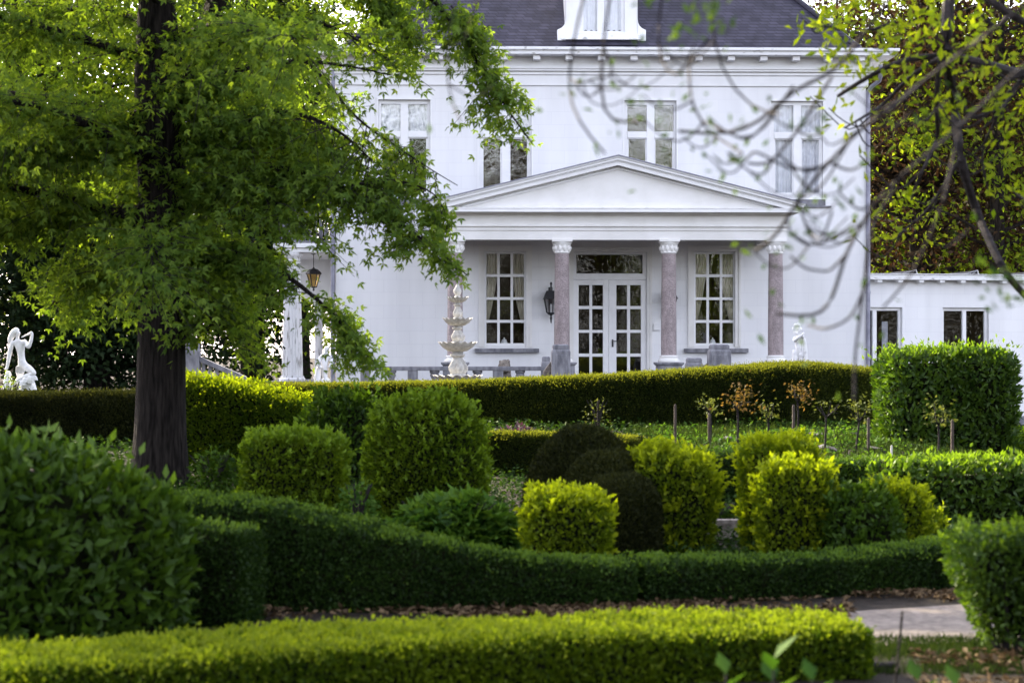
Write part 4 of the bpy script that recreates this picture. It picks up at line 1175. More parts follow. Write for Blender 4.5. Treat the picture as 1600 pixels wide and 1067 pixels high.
def bush(name, px0, px1, top, d, mat, label, plan=4, e=.3, ry=None, L=.042, Wd=.022, cover=1.9, prof=None, amp=.05, freq=8, shoots=120, sl=.10, group=BG, tilt=(0, 0), cat="bush", rot=0.0, **kw):
    rx = (px1 - px0) / 2 / F * d; p = W((px0 + px1) / 2, top, d); g = ground_z(p.x, p.y) - .03
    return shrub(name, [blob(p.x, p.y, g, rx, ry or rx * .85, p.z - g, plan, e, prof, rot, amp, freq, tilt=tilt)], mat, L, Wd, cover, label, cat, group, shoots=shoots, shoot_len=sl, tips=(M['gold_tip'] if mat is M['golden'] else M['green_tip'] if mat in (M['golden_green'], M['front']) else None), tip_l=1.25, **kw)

bush("golden_bush", 384, 539, 690, 21.0, M['front'], "square clipped golden bush behind the wavy hedge, right of the maple trunk", 7, .2, ry=.35)
bush("golden_bush", 571, 766, 626, 22.0, M['front'], "big round domed golden green bush in front of the terrace hedge", 2.2, .62, prof=[(0, .86), (.25, 1), (1, 1)])
bush("golden_bush", 812, 955, 776, 17.5, M['golden'], "small golden bush with spiky shoots left of the dark brown yew", 2.6, .34, prof=[(0, .75), (.6, 1), (1, 1)], amp=.05, sl=.09, tilt=(-.12, 0))
# dark yew mound of two lobes
p1, p2 = W(925, 676, 20.4), W(985, 735, 20.0)
shrub("yew_mound", [blob(W(916, 0, 19.5)[0], 19.5, 0, .50, .44, W(916, 672, 19.5).z, 2.0, .74, amp=.06, freq=7), blob(W(952, 0, 19.1)[0], 19.1, 0, .40, .38, W(952, 706, 19.1).z, 2.1, .7, amp=.06, freq=7), blob(W(972, 0, 18.7)[0], 18.7, 0, .305, .32, W(972, 742, 18.7).z, 2.2, .6, amp=.035, freq=6)], M['dark_yew'], .034, .011, 2.4,
      "dark brownish yew mound with a peaked top between golden bushes", "bush", None, shoots=30, shoot_len=.04)
bush("golden_bush", 987, 1120, 716, 19.0, M['golden'], "tall golden bush right of the dark brown yew, its top slanting down to the right", 3, .3, tilt=(-.18, 0), prof=[(0, .72), (.5, .9), (1, 1.02)], amp=.045)
bush("golden_bush", 1150, 1277, 694, 19.6, M['golden'], "tallest bright yellow bush with sunlit flat top", 3.4, .26, prof=[(0, .85), (.7, .95), (1, 1)], amp=.035)
bush("golden_bush", 1185, 1300, 738, 18.6, M['golden'], "golden bush standing in front of the tallest yellow one", 3, .28, prof=[(0, .78), (.6, 1), (1, .98)], amp=.035)
bush("green_bush", 1272, 1400, 772, 18.5, M['laurel'], "round green bush with broad leaves between two golden bushes", 2.2, .5, L=.06, Wd=.03, cover=2.0, shoots=30, sl=.09, group=None)
bush("golden_bush", 1340, 1448, 766, 19.6, M['golden'], "golden bush behind the broad leaved green bush", 2.6, .5, tilt=(-.2, 0), amp=.04)
bush("golden_bush", 1418, 1474, 794, 20.2, M['golden'], "smallest golden bush at the foot of the laurel hedge", 2.4, .5, amp=.04)
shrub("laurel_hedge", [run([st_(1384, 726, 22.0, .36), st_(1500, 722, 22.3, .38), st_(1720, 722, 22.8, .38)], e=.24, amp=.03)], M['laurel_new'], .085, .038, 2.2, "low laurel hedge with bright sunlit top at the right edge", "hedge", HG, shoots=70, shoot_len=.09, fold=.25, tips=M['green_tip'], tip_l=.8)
shrub("box_hedge", [run([st_(1255, 722, 24.4, .3), st_(1330, 716, 24.6, .3), st_(1400, 714, 24.8, .3)], e=.3, amp=.03)], M['laurel_new'], .04, .022, 2.2, "short green hedge between the tallest yellow bush and the low laurel", "hedge", HG, shoots=40, shoot_len=.05)
shrub("box_hedge", [run([st_(1010, 706, 23.6, .45), st_(1090, 697, 23.6, .45), st_(1170, 700, 23.6, .45)], e=.4, amp=.05)], M['box'], .034, .018, 2.0, "dull dark hedge below the rose bed left of the tallest yellow bush", "hedge", HG, shoots=50, shoot_len=.06)
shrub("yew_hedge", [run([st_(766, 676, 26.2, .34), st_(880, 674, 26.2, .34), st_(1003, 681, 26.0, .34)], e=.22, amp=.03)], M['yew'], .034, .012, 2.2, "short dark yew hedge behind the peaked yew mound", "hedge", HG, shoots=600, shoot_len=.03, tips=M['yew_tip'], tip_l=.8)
shrub("golden_hedge", [run([st_(262, 592, 27.2, .45), st_(340, 594, 27.0, .45), st_(420, 602, 26.6, .42), st_(472, 632, 26.4, .34)], e=.34, amp=.05)], M['front'], .04, .022, 2.3, "golden hedge just right of the maple trunk, below the stair railing", "hedge", HG, shoots=150, shoot_len=.09, tips=M['gold_tip'])
bush("green_bush", 468, 606, 632, 25.5, M['laurel'], "loose leafy green shrub between the golden hedge and the round dome bush", 2.2, .5, L=.075, Wd=.035, cover=1.9, shoots=25, sl=.14, group=None, amp=.07, freq=5)
# terrace hedge, long
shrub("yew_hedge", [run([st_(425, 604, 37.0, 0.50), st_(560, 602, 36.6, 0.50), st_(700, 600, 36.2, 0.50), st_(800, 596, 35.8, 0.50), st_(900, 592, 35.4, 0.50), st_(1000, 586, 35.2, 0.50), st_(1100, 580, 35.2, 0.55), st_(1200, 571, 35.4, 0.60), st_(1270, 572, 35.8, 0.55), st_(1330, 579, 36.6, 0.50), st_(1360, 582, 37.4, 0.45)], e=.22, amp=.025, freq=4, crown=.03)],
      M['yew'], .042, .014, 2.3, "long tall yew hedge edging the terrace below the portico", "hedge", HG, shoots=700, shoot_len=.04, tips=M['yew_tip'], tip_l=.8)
shrub("yew_hedge", [run([st_(-160, 612, 31, .5), st_(60, 613, 31, .5), st_(300, 613, 31, .5)], e=.22, amp=.03)], M['dark_yew'], .04, .014, 2.2, "dark yew hedge under the piper statue left of the trunk", "hedge", HG, shoots=60, shoot_len=.04)
# laurel block
pb = W(1477, 556, 31.0); gb = ground_z(pb.x, pb.y) - .05
shrub("laurel_hedge", [blob(pb.x, pb.y, gb, .79, .66, pb.z - gb, 9, .16, amp=.04, freq=4, nu=80)], M['laurel_new'], .10, .042, 2.6, "tall square clipped laurel block in front of the annex", "hedge", HG, shoots=40, shoot_len=.11, fold=.25, tips=M['green_tip'], tip_l=.7, up=.5, rand=1.0)
p = W(1582, 672, 33); shrub("green_bush", [blob(p.x, 33, ground_z(p.x, 33) - .05, .32, .3, p.z - ground_z(p.x, 33) + .05, 2, .6, amp=.06)], M['golden_green'], .05, .026, 1.8, "low green bush at the foot of the annex wall", "bush", None, shoots=40)

# open leafy plants
def leafy(name, px0, px1, top, d, mat, label, n, L, Wd, cat="shrub", droop=.35, star=False, group=None, base=None):
    rx = (px1 - px0) / 2 / F * d; p = W((px0 + px1) / 2, top, d); g = ground_z(p.x, p.y); H = p.z - g
    q = RNG.normal(size=(n, 3)); q = unit(q) * (RNG.random(n) ** .4)[:, None]; q[:, 2] = np.abs(q[:, 2])
    P = np.array([p.x, p.y, g]) + q * [rx, rx * .8, H]
    P[:, 2] -= .06
    A = q * [1, 1, .25] + RNG.normal(size=(n, 3)) * .45 + [0, 0, .1 - droop * .3]
    V, T, R = leaf_geo(P, A, np.array([[0, 0, 1.0]]) + RNG.normal(size=(n, 3)) * .45, L * RNG.uniform(.7, 1.2, n), Wd * RNG.uniform(.8, 1.2, n), .25, star)
    o = np_mesh(name, [(V, T, 0, R)], [mat])
    s = MB()
    for k in range(9):
        a = RNG.uniform(0, 6.28); rr = RNG.uniform(.3, .8)
        s.tube([(p.x, p.y, g - .03), (p.x + rx * rr * .4 * math.cos(a), p.y + rx * .3 * rr * math.sin(a), g + H * .5), (p.x + rx * rr * math.cos(a), p.y + rx * .7 * rr * math.sin(a), g + H * .8)], [.012, .009, .004], 5)
    s.build("stems", M['twig'], o)
    return tag(o, label, cat, group)
leafy("peony", 585, 835, 757, 18.2, M['peony'], "loose peony with deeply cut green leaves behind the wavy hedge", 4600, .11, .038, star=True)
leafy("purple_plant", 765, 850, 655, 27.4, M['purple'], "dark purple leaved plant above the short yew hedge", 900, .07, .035)
leafy("ivy_shrub", 285, 390, 690, 23.0, M['laurel'], "ground hugging green shrub at the right foot of the maple trunk", 1300, .07, .04)
leafy("ivy_shrub", 520, 600, 735, 20.5, M['peony'], "small dark green plant between the square and the domed golden bushes", 600, .06, .035)
leafy("ivy_shrub", 1085, 1160, 775, 21.0, M['laurel'], "dark leafy plant behind the low stone kerb", 700, .06, .035)
leafy("flower_clump", 905, 962, 612, 33.5, M['rose'], "pale leafy rose shoots standing against the terrace hedge, left of the rose stakes", 160, .05, .03)
leafy("young_shrub", -10, 40, 575, 32.4, M['golden'], "yellow green shrub at the foot of the piper statue", 700, .05, .03)

# low stone kerb among the bushes
t = MB(); k0, k1 = W(1090, 826, 20.6), W(1155, 826, 20.6)
kb = t.box(-.19, .19, -.07, .07, 0, .17).build("stone_kerb", M['brownstone'], None, loc=((k0.x + k1.x) / 2, 20.6, ground_z(k0.x, 20.6) - .02), bevel=.01)
tag(kb, "low grey stone kerb between golden bushes", "kerb")

# ------------------------------------------------------------------ rose bed
def standard_rose(px, base, d, top, cr, mat, label, n=170, stake=True, lean=0.0):
    g0 = W(px, base, d); z0 = ground_z(g0.x, d) - .02
    zt_ = W(px, top, d).z
    t = empty("standard_rose", (g0.x, d, z0), label, "rose", "standard roses on the bank")
    H = zt_ - z0
    MB().tube([(0, 0, 0), (.01 + lean * .5, 0, H * .5), (lean, 0, H * .75)], [.014, .012, .012], 7).build("stem", M['twig'], t, True)
    b = MB(); tips = []
    for k in range(7):
        a = RNG.uniform(0, 6.28); q = (lean + cr * .9 * math.cos(a) * RNG.uniform(.4, 1), cr * .9 * math.sin(a) * RNG.uniform(.4, 1), H * .75 + cr * RNG.uniform(.1, 1.3))
        b.tube([(lean, 0, H * .74), ((lean + q[0]) / 2, q[1] / 2, H * .76 + .05), q], [.008, .006, .003], 5); tips.append(q)
    b.build("twigs", M['twig'], t)
    tp = np.array(tips)[RNG.integers(0, 7, n)]; P = tp * .9 + [lean * .1, 0, H * .09] + RNG.normal(size=(n, 3)) * cr * RNG.uniform(.15, .5, (n, 1))
    V, T, R = leaf_geo(P, RNG.normal(size=(n, 3)), RNG.normal(size=(n, 3)) + [0, 0, 1], .05 * RNG.uniform(.7, 1.3, n), .03, .2)
    np_mesh("crown", [(V, T, 0, R)], [mat], t)
standard_rose(1110, 690, 30.5, 630, .16, M['rose'], "rose with pale leaves on the leftmost bare stake", 90)
standard_rose(1152, 700, 28.5, 612, .20, M['rose_red'], "rose with the broadest bronze orange crown", 170)
standard_rose(1200, 690, 30.0, 640, .15, M['rose'], "short rose with few leaves between the bronze roses", 80)
standard_rose(1246, 690, 30.5, 605, .20, M['rose_red'], "tallest bronze leaved rose beside a grey stake", 120)
standard_rose(1288, 708, 28.8, 632, .20, M['rose'], "thick stemmed pruned rose with a knotted head and few leaves", 40, lean=.02)
standard_rose(1336, 712, 28.5, 640, .18, M['rose'], "rose with pale green leaves left of the rightmost dark stake", 110, lean=.05)
standard_rose(1466, 705, 28.0, 645, .20, M['rose'], "spindly green rose in front of the laurel block", 120)
for px, top, base, d, lab in ((1055, 631, 706, 30.0, "leftmost wooden stake in the rose bed"), (1108, 645, 705, 30.0, "wooden stake behind the pale leaved rose"), (1240, 632, 700, 29.8, "wooden stake beside the tallest bronze rose"),
                              (1357, 652, 722, 28.2, "dark wooden stake at the right end of the rose row"), (1488, 655, 712, 28.0, "wooden stake in front of the laurel block")):
    p = W(px, top, d); g = ground_z(p.x, d) - .05
    o = MB().frust(0, 0, 0, p.z - g - .02, .034, .034, .03, .03).frust(0, 0, p.z - g - .02, p.z - g, .03, .03, .012, .012).build("garden_stake", M['stake'], None, loc=(p.x, d, g)); tag(o, lab, "stake", "stakes in the rose bed")
p = W(1393, 695, 27); g = ground_z(p.x, 27) - .05
o = MB().lathe(0, 0, [(.012, 0), (.012, p.z - g - .01), (.004, p.z - g)], 10).build("plant_marker", M['palestone'], None, True, loc=(p.x, 27, g)); tag(o, "thin pale marker rod above the low laurel hedge", "marker")
for k, (px, py, d, a) in enumerate(((1300, 693, 29.0, .7), (1284, 668, 32.2, .4), (1372, 700, 28.6, .9), (1335, 662, 32.5, .3), (1138, 682, 31.0, .6), (1420, 690, 29.8, .5))):
    p = W(px, py, d); g = ground_z(p.x, d)
    o = MB().prism([(-.17, 0), (-.05, -.05), (.15, -.03), (.18, .02), (.02, .05), (-.12, .04)], -.1, .1).build("slate_slab", M['slab'], None, loc=(p.x, d, g + .0), bevel=.008)
    o.rotation_euler = (.15, a * .5, .5 * k)
    tag(o, ["broken slate slab lying on the bank below the thick stemmed rose", "slate slab high on the bank under the terrace hedge", "slate slab beside the pale marker rod", "slate slab near the top of the bank left of the laurel block", "slate slab behind the broadest bronze rose", "slate slab at the foot of the laurel block"][k], "slab", "slate slabs on the rose bank")

def blades(name, n, region, L, label, mat, wd=.008, kind="stuff"):
    P = region(n); A = RNG.normal(size=(n, 3)) * .35 + [0, 0, 1]
    V, T, R = leaf_geo(P, A, RNG.normal(size=(n, 3)), L * RNG.uniform(.5, 1.3, n), wd, .2)
    return tag(np_mesh(name, [(V, T, 0, R)], [mat]), label, name.replace('_', ' '), None, kind)
def band(x0, x1, y0, y1, clump=0.0):
    def f(n):
        y = RNG.uniform(y0, y1, n); fx = RNG.uniform(x0, x1, n); x = (fx - 800) / F * y
        if clump:
            P0 = np.stack([x, y, y * 0], 1); k = RNG.random(n) < np.clip(.5 + lumps(P0, clump) * .9, 0.08, 1); x, y = x[k], y[k]
            m = n - len(x); x = np.r_[x, x[:m]]; y = np.r_[y, y[:m]]
        n2 = len(x)
        return np.stack([x, y, [ground_z(a, b) - .02 for a, b in zip(x, y)]], 1)
    return f
def blades_(name, n, reg, L, label, mat, wd=.008):
    P = reg(n); n = len(P)
    return blades(name, n, lambda k: P, L, label, mat, wd)
def cover(name, n, reg, h, L, label, mat):
    P = reg(n); n = len(P); P[:, 2] += RNG.random(n) ** 1.5 * h * (.6 + .4 * lumps(P * [1, 1, 0], 5.0))
    V, T, R = leaf_geo(P, RNG.normal(size=(n, 3)) * [1, 1, .5] + [0, 0, .25], RNG.normal(size=(n, 3)) * .5 + [0, 0, 1], L * RNG.uniform(.6, 1.3, n), L * .55, .25)
    tag(np_mesh(name, [(V, T, 0, R)], [mat]), label, "ground cover", None, "stuff")
cover("ground_cover", 42000, band(180, 1500, 17.6, 26.5), .22, .055, "dark ivy covering the soil between the bushes", M['box'])
cover("ground_cover", 16000, band(-40, 1010, 26.6, 35.5), .22, .07, "dark ivy on the bank behind the golden bushes", M['box'])
blades_("bank_grass", 16000, band(980, 1620, 25.2, 35.5, 2.2), .15, "rough green grass on the rose bank", M['grass'], .012)
cover("bank_plants", 9000, band(1015, 1480, 25.5, 35.2, 2.6), .20, .065, "tangled low green plants among the roses on the bank", M['peony'])
blades_("path_edge_grass", 3500, band(1300, 1600, 12.9, 13.75, 5), .05, "short grass creeping over the near edge of the path", M['grass'], .006)
blades_("verge_grass", 5000, band(1280, 1660, 12.2, 13.4, 3.5), .05, "thin grass along the sandy path", M['grass'], .006)
def litter(name, n, reg, label, sz=.05):
    P = reg(n); n = len(P); P[:, 2] += .03 + RNG.random(n) * .015
    V, T, R = leaf_geo(P, RNG.normal(size=(n, 3)) * [1, 1, .25], RNG.normal(size=(n, 3)) * .35 + [0, 0, 1], sz * RNG.uniform(.6, 1.3, n), sz * .6, .5)
    tag(np_mesh(name, [(V, T, 0, R)], [M['litter']]), label, "leaf litter", None, "stuff")
litter("leaf_litter", 4200, band(380, 1330, 14.7, 15.9, 4), "dry fallen leaves below the low hedges")
litter("leaf_litter", 500, band(1330, 1520, 15.75, 16.3, 4), "dry fallen leaves along the far edge of the path")
litter("leaf_litter", 700, band(1430, 1660, 11.6, 13.0, 4), "dry brown leaves under the bush beside the path", .055)

# stake, weeds and edging at the near edge
p0, p1 = W(1410, 955, 10.6), W(1388, 1110, 10.2)
o = MB().tube([(p1.x - p0.x, p1.y - p0.y, p1.z - p0.z - .2), (0, 0, 0)], .0055, 6).build("thin_rod", M['bark'], None, loc=p0); tag(o, "thin dark leaning rod in front of the sandy path", "rod")
e0, e1 = W(1150, 1060, 12.0), W(1400, 1038, 12.5)
o = MB().tube([(e0.x, e0.y, .0), ((e0.x + e1.x) / 2, (e0.y + e1.y) / 2 - .04, .015), (e1.x, e1.y, .0)], .022, 8).build("edging_log", M['twig'], None); tag(o, "thin grey edging branch lying on the soil right of the front hedge", "branch")
def weed(px, top, d, label, n=7, L=.11):
    p = W(px, top, d); g = ground_z(p.x, d)
    t = empty("weed", (p.x, d, g), label, "weed", "tall weeds at the near edge")
    H = p.z - g
    MB().tube([(0, 0, 0), (.01, .0, H * .9)], [.006, .004], 6).build("stem", M['twig'], t)
    u = np.linspace(.3, 1, n); a = np.arange(n) * 2.4
    P = np.stack([u * .01, u * 0, u * H * .9], 1); A = np.stack([np.cos(a), np.sin(a), .5 + u * .5], 1)
    V, T, R = leaf_geo(P, A, np.tile([[0, 0, 1.0]], (n, 1)), L, L * .55, .2)
    np_mesh("leaves", [(V, T, 0, R)], [M['peony']], t)
weed(1130, 1030, 8.6, "broad leaved weed left of the tall one in front of the hedge"); weed(1205, 1005, 8.8, "tallest broad leaved weed in front of the hedge end", 9, .13)
weed(1265, 1040, 8.4, "broad leaved weed at the bottom right of the hedge end"); weed(1430, 1042, 8.6, "broad leaved weed beside the thin leaning rod"); weed(1490, 1050, 8.4, "low weed under the path, right of the thin rod")

# ------------------------------------------------------------------ trees
def spline(pts, n):
    pts = np.array(pts, float); s = np.r_[0, np.cumsum(np.linalg.norm(np.diff(pts, axis=0), axis=1))]
    u = np.linspace(0, s[-1], n); P = np.stack([np.interp(u, s, pts[:, k]) for k in range(3)], 1)
    for _ in range(2):
        P[1:-1] = (P[:-2] + 2 * P[1:-1] + P[2:]) / 4
    return P

def maple():
    d0 = 25.0
    rng = random.Random(3)
    base = W(252, 760, d0); gz = ground_z(base.x, d0)
    t = empty("maple_tree", (base.x, d0, gz), "large maple with dark trunk and bright green spring leaves", "tree")
    o = Vector((base.x, d0, gz))
    tr = MB()
    pts = spline([Vector((base.x - .02, d0, gz - .1)) - o, W(250, 700, d0) - o, W(252, 560, d0) - o, W(254, 400, d0) - o, W(252, 250, d0) - o, W(250, 170, d0) - o, W(246, 60, d0) - o, W(243, -100, d0) - o, W(240, -500, d0) - o, W(250, -1000, d0) - o], 40)
    hts = pts[:, 2]; rad = np.interp(hts, [0, .25, .8, 1.5, 3.0, 3.9, 4.3, 5, 7, 11], [.36, .285, .262, .25, .24, .265, .25, .185, .15, .04])
    tr.tube([tuple(p) for p in pts], list(rad), 18)
    limbs = []
    def limb(px, r0, r1, n=14):
        P = spline([W(*q) - o for q in px], n); tr.tube([tuple(q) for q in P], list(np.linspace(r0, r1, n)), 8); limbs.append((P, r0)); return P
    limb([(270, 200, 25), (320, 130, 24.8), (400, 98, 24.6), (480, 95, 24.4), (560, 105, 24.3), (610, 118, 24.2)], .05, .006)
    limb([(268, 190, 25), (305, 90, 25.2), (340, 0, 25.5), (400, -150, 26)], .15, .08)
    limb([(235, 180, 25), (150, 195, 24.6), (60, 215, 24.4), (-80, 235, 24.2)], .08, .02)
    limb([(238, 330, 25), (120, 325, 25.4), (0, 330, 25.6), (-120, 350, 26)], .07, .015)
    limb([(268, 330, 25), (360, 270, 24.5), (450, 255, 24.2), (540, 290, 24.0), (620, 345, 23.9), (690, 395, 23.9), (730, 430, 23.9)], .06, .006)
    limb([(266, 400, 25), (350, 385, 24.5), (430, 415, 24.2), (500, 470, 24.0), (550, 520, 24.0), (592, 575, 24.0)], .05, .006)
    limb([(400, -150, 26), (520, -90, 25), (640, -30, 24.6), (705, 10, 24.4), (728, 70, 24.3), (760, 130, 24.3), (800, 180, 24.3), (832, 225, 24.3)], .06, .006)
    limb([(340, 0, 25.5), (430, -60, 25.6), (520, -50, 25.8), (600, 0, 25.8), (640, 60, 25.8)], .05, .008)
    limb([(540, 290, 24.0), (620, 280, 24), (680, 300, 24), (700, 340, 24)], .02, .004)
    limb([(480, 95, 24.4), (560, 190, 24.2), (620, 230, 24.2), (680, 270, 24.2), (715, 290, 24.2)], .02, .004)
    limb([(705, 10, 24.4), (735, 60, 24.3), (765, 40, 24.3)], .01, .004)
    limb([(268, 260, 25), (360, 190, 24.7), (450, 170, 24.4), (530, 200, 24.2), (580, 250, 24.1)], .05, .008)
    limb([(290, 150, 25), (380, 40, 25.1), (460, 20, 25), (540, 50, 24.9), (600, 90, 24.9)], .05, .008)
    nl = 40
    for k in range(nl):
        z = 1.75 + 8.2 * (k + .5) / nl; a = k * 2.399; ln = (4.2 if z > 2 else 3.3) * (1 if z < 6.5 else 1 - (z - 6.5) * .14)
        st = Vector((0, 0, z)); dirv = Vector((math.cos(a), math.sin(a), .18))
        if z < 2.5: ln *= .45
        if dirv.x > .55: ln *= .42                      # the right side is carried by the limbs above
        P = spline([st, st + dirv * ln * .35 + Vector((0, 0, .12)), st + dirv * ln * .7 + Vector((0, 0, -.05)), st + dirv * ln + Vector((0, 0, -.55))], 12)
        tr.tube([tuple(q) for q in P], list(np.linspace(.055, .008, 12)), 6); limbs.append((P, .055))
    xmax = lambda y: float(np.interp(y, [-300, -60, 0, 60, 120, 160, 225, 235, 300, 325, 335, 440, 448, 500, 560, 592, 600, 640], [800, 760, 745, 770, 810, 842, 842, 715, 670, 635, 700, 745, 560, 575, 600, 605, 400, 180]))
    holes = [((2.05, 19.5, .95), .85), ((2.15, 18.6, .85), .75), ((1.3, 19.0, .85), .55), ((.35, 18.0, .55), .4), ((-2.2, 24.6, 4.6), .5), ((-1.7, 24.6, 5.2), .5)]  # added gaps in the crown toward the sun, letting light onto bushes and leaves
    def shaft(c):
        for p, r_ in holes:
            v = c - Vector(p); f = v.dot(sun_dir)
            if f > .25 and (v - sun_dir * f).length < r_: return True
        return False
    P_, A_ = [], []
    tw = MB()
    for li, (P, r0) in enumerate(limbs):
        ns = int(len(P) * (12 if li >= 13 else 19))
        for _ in range(ns):
            f = rng.random() ** .8 * (len(P) - 1); i = min(int(f), len(P) - 2); q = P[i] + (P[i + 1] - P[i]) * (f - i)
            tang = unit((P[i + 1] - P[i])[None])[0]
            D = Vector(tang) * rng.uniform(0, .9) + Vector((rng.gauss(0, .6), rng.gauss(0, .6), rng.uniform(-.55, .35))); D.normalize()
            ln = rng.uniform(.3, .85)
            if li in (0, 4, 5, 6, 7, 8, 9, 10): ln *= .62
            q = Vector(q); e = q + D * ln + Vector((0, 0, -.12 * ln)); c = e + o
            px, py = PX(c)
            if shaft(c) and rng.random() < .92: continue
            if px > 300 and px > xmax(py) - rng.random() * 20: continue
            if py > 600 and px > 190: continue
            if py > 575 + 50 * rng.random(): continue
            if 455 < px < 520 and 385 < py < 590 and rng.random() < .8 and c.y < 26.5: continue
            if 210 < px < 292 and py > 130 and c.y < 24.7 and rng.random() < (.62 if py < 330 else .38): continue
            if px < 85 and 490 < py < 640 and rng.random() < .93: continue
            if 283 < px < 400 and 528 < py < 605: continue
            if 436 < px < 528 and 396 < py < 600 and rng.random() < .75: continue
            if 470 < px <= 575 and 110 < py < 400 and rng.random() < .35: continue
            if px > 575:
                if px > 735 and 100 < py < 240: sk = .15
                elif 600 < px < 750 and 325 < py < 445: sk = .52
                elif px < 610 and 445 < py < 600: sk = .30
                elif py < 125 and px < 690: sk = .25
                elif py > 160 and px < 640: sk = .68
                else: sk = .78
                if rng.random() < sk: continue
            tw.tube([tuple(q), tuple((q + e) / 2 + Vector((0, 0, .03))), tuple(e)], [.006, .004, .002], 4)
            nlv = rng.randint(12, 19)
            for m in range(nlv):
                u = .25 + .8 * m / nlv; b = q + (e - q) * min(u, 1)
                P_.append(b + Vector((rng.gauss(0, .07), rng.gauss(0, .07), rng.gauss(0, .05)))); A_.append(D * .5 + Vector((rng.gauss(0, .6), rng.gauss(0, .6), rng.gauss(-.55, .4))))
    tr.build("trunk", M['bark'], t, True)
    P_ = np.array(P_); A_ = np.array(A_); n = len(P_)
    V, T, R = leaf_geo(P_, A_, RNG.normal(size=(n, 3)) + [0, -.2, .9], .088 * RNG.uniform(.65, 1.25, n), .027, .2, True)
    cr = np_mesh("crown", [(V, T, 0, R)], [M['maple']], t)
    tw.build("twigs", M['twig'], cr)
    print("maple leaves", n)
maple()

def wood_tree(name, x, y, H, tr, cz, rx, ry, rz, nclump, per, L, mat, label, group, seed, cat="tree", squeeze=1.0, spread=.16, bark='bark'):
    rng = np.random.default_rng(seed); g = ground_z(x, y)
    t = empty(name, (x, y, g), label, cat, group)
    m = MB(); m.tube([(0, 0, -.2), (.1 * rng.normal(), .1 * rng.normal(), H * .45), (.2 * rng.normal(), .2 * rng.normal(), H * .97)], [tr, tr * .7, tr * .12], 10)
    q = unit(rng.normal(size=(nclump, 3))) * (rng.random(nclump) ** .45)[:, None]
    cone = np.where(squeeze != 1.0, 1 - squeeze * (q[:, 2] + 1) / 2, 1.0)
    Cc = np.stack([q[:, 0] * rx * cone, q[:, 1] * ry * cone, cz + q[:, 2] * rz], 1)
    for c in Cc[rng.random(nclump) < .45]:
        z0 = max(.5, min(H * .9, c[2] - .35 * np.hypot(c[0], c[1])))
        m.tube([(0, 0, z0), (c[0] * .5, c[1] * .5, z0 + (c[2] - z0) * .6), tuple(c)], [tr * .26, tr * .15, .012], 5)
    m.build("trunk", M[bark], t)
    n = nclump * per
    ci = np.repeat(np.arange(nclump), per); rad = (.6 + .9 * rng.random(nclump)) * spread * (rx + rz)
    P = Cc[ci] + rng.normal(size=(n, 3)) * (rad[ci] * .5)[:, None] * [1, 1, .7]
    br = np.clip(rng.normal(.5, .22, nclump)[ci] + rng.normal(0, .16, n), 0, 1)
    V, T, R = leaf_geo(P, rng.normal(size=(n, 3)) + [0, 0, -.3], rng.normal(size=(n, 3)) + [0, 0, .7], L * rng.uniform(.6, 1.3, n), L * .55, .25, False, br)
    np_mesh("crown", [(V, T, 0, R)], [mat], t)
    return t

def bg_x(px, d): return (px - 800) / F * d
WG = "woodland trees around the villa"
# right: copper beeches and sunny trees behind the annex
wood_tree("copper_beech", bg_x(1440, 76), 76, 17, .5, 8.5, 4.8, 4, 6.5, 150, 130, .22, M['beech'], "dark copper beech rising behind the annex beside the villa corner", WG, 1)
wood_tree("copper_beech", bg_x(1640, 80), 80, 18, .5, 9, 5.0, 4, 7, 150, 130, .22, M['beech'], "dark copper beech at the right edge behind the annex", WG, 2)
wood_tree("broadleaf_tree", bg_x(1490, 98), 98, 18, .4, 8, 6, 4, 8, 190, 110, .3, M['woods_gold'], "sunlit yellow green tree seen through the copper beech", WG, 3)
wood_tree("broadleaf_tree", bg_x(1690, 104), 104, 18, .4, 8, 6, 4, 8, 170, 100, .3, M['woods_gold'], "sunlit yellow green tree beyond the right edge copper beech", WG, 4)
wood_tree("broadleaf_tree", bg_x(1310, 106), 106, 18, .4, 9, 5, 4, 8, 150, 100, .3, M['woods_gold'], "pale tree showing over the hip of the slate roof", WG, 5)
wood_tree("broadleaf_tree", bg_x(1560, 73), 73, 15, .3, 7.5, 4.2, 2.5, 6.5, 60, 90, .2, M['woods_gold'], "thin yellow green tree in front of the copper beeches", WG, 31, spread=.12)
wood_tree("broadleaf_tree", bg_x(1420, 116), 116, 21, .4, 11, 7, 4, 9.5, 230, 110, .34, M['woods_gold'], "tall sunlit tree farthest behind the copper beeches", WG, 33)
# left
wood_tree("dark_conifer", bg_x(150, 52), 52, 6.2, .3, 2.6, 3.2, 2.0, 3.0, 230, 170, .15, M['conifer'], "broad dark conifer behind the piper statue", WG, 6, spread=.13)
wood_tree("dark_conifer", bg_x(395, 66), 66, 15, .35, 6, 2.3, 2.0, 6.2, 120, 160, .2, M['conifer'], "tall dark conifer beside the side porch", WG, 7)
wood_tree("broadleaf_tree", bg_x(40, 70), 70, 17, .4, 8.5, 4.6, 4, 7.5, 150, 130, .24, M['woods'], "green tree at the left edge behind the maple", WG, 8)
wood_tree("broadleaf_tree", bg_x(260, 80), 80, 17, .4, 9.5, 4.4, 4, 7, 130, 130, .26, M['woods'], "green tree directly behind the maple trunk", WG, 9)
wood_tree("broadleaf_tree", bg_x(470, 92), 92, 18, .4, 9, 4.5, 4, 8, 120, 130, .28, M['woods_gold'], "pale sunny tree behind the villa's left end", WG, 10)
wood_tree("broadleaf_tree", bg_x(-120, 88), 88, 18, .4, 8, 5.5, 4, 8, 120, 130, .28, M['woods_gold'], "pale sunny tree beyond the left edge of the wood", WG, 12)
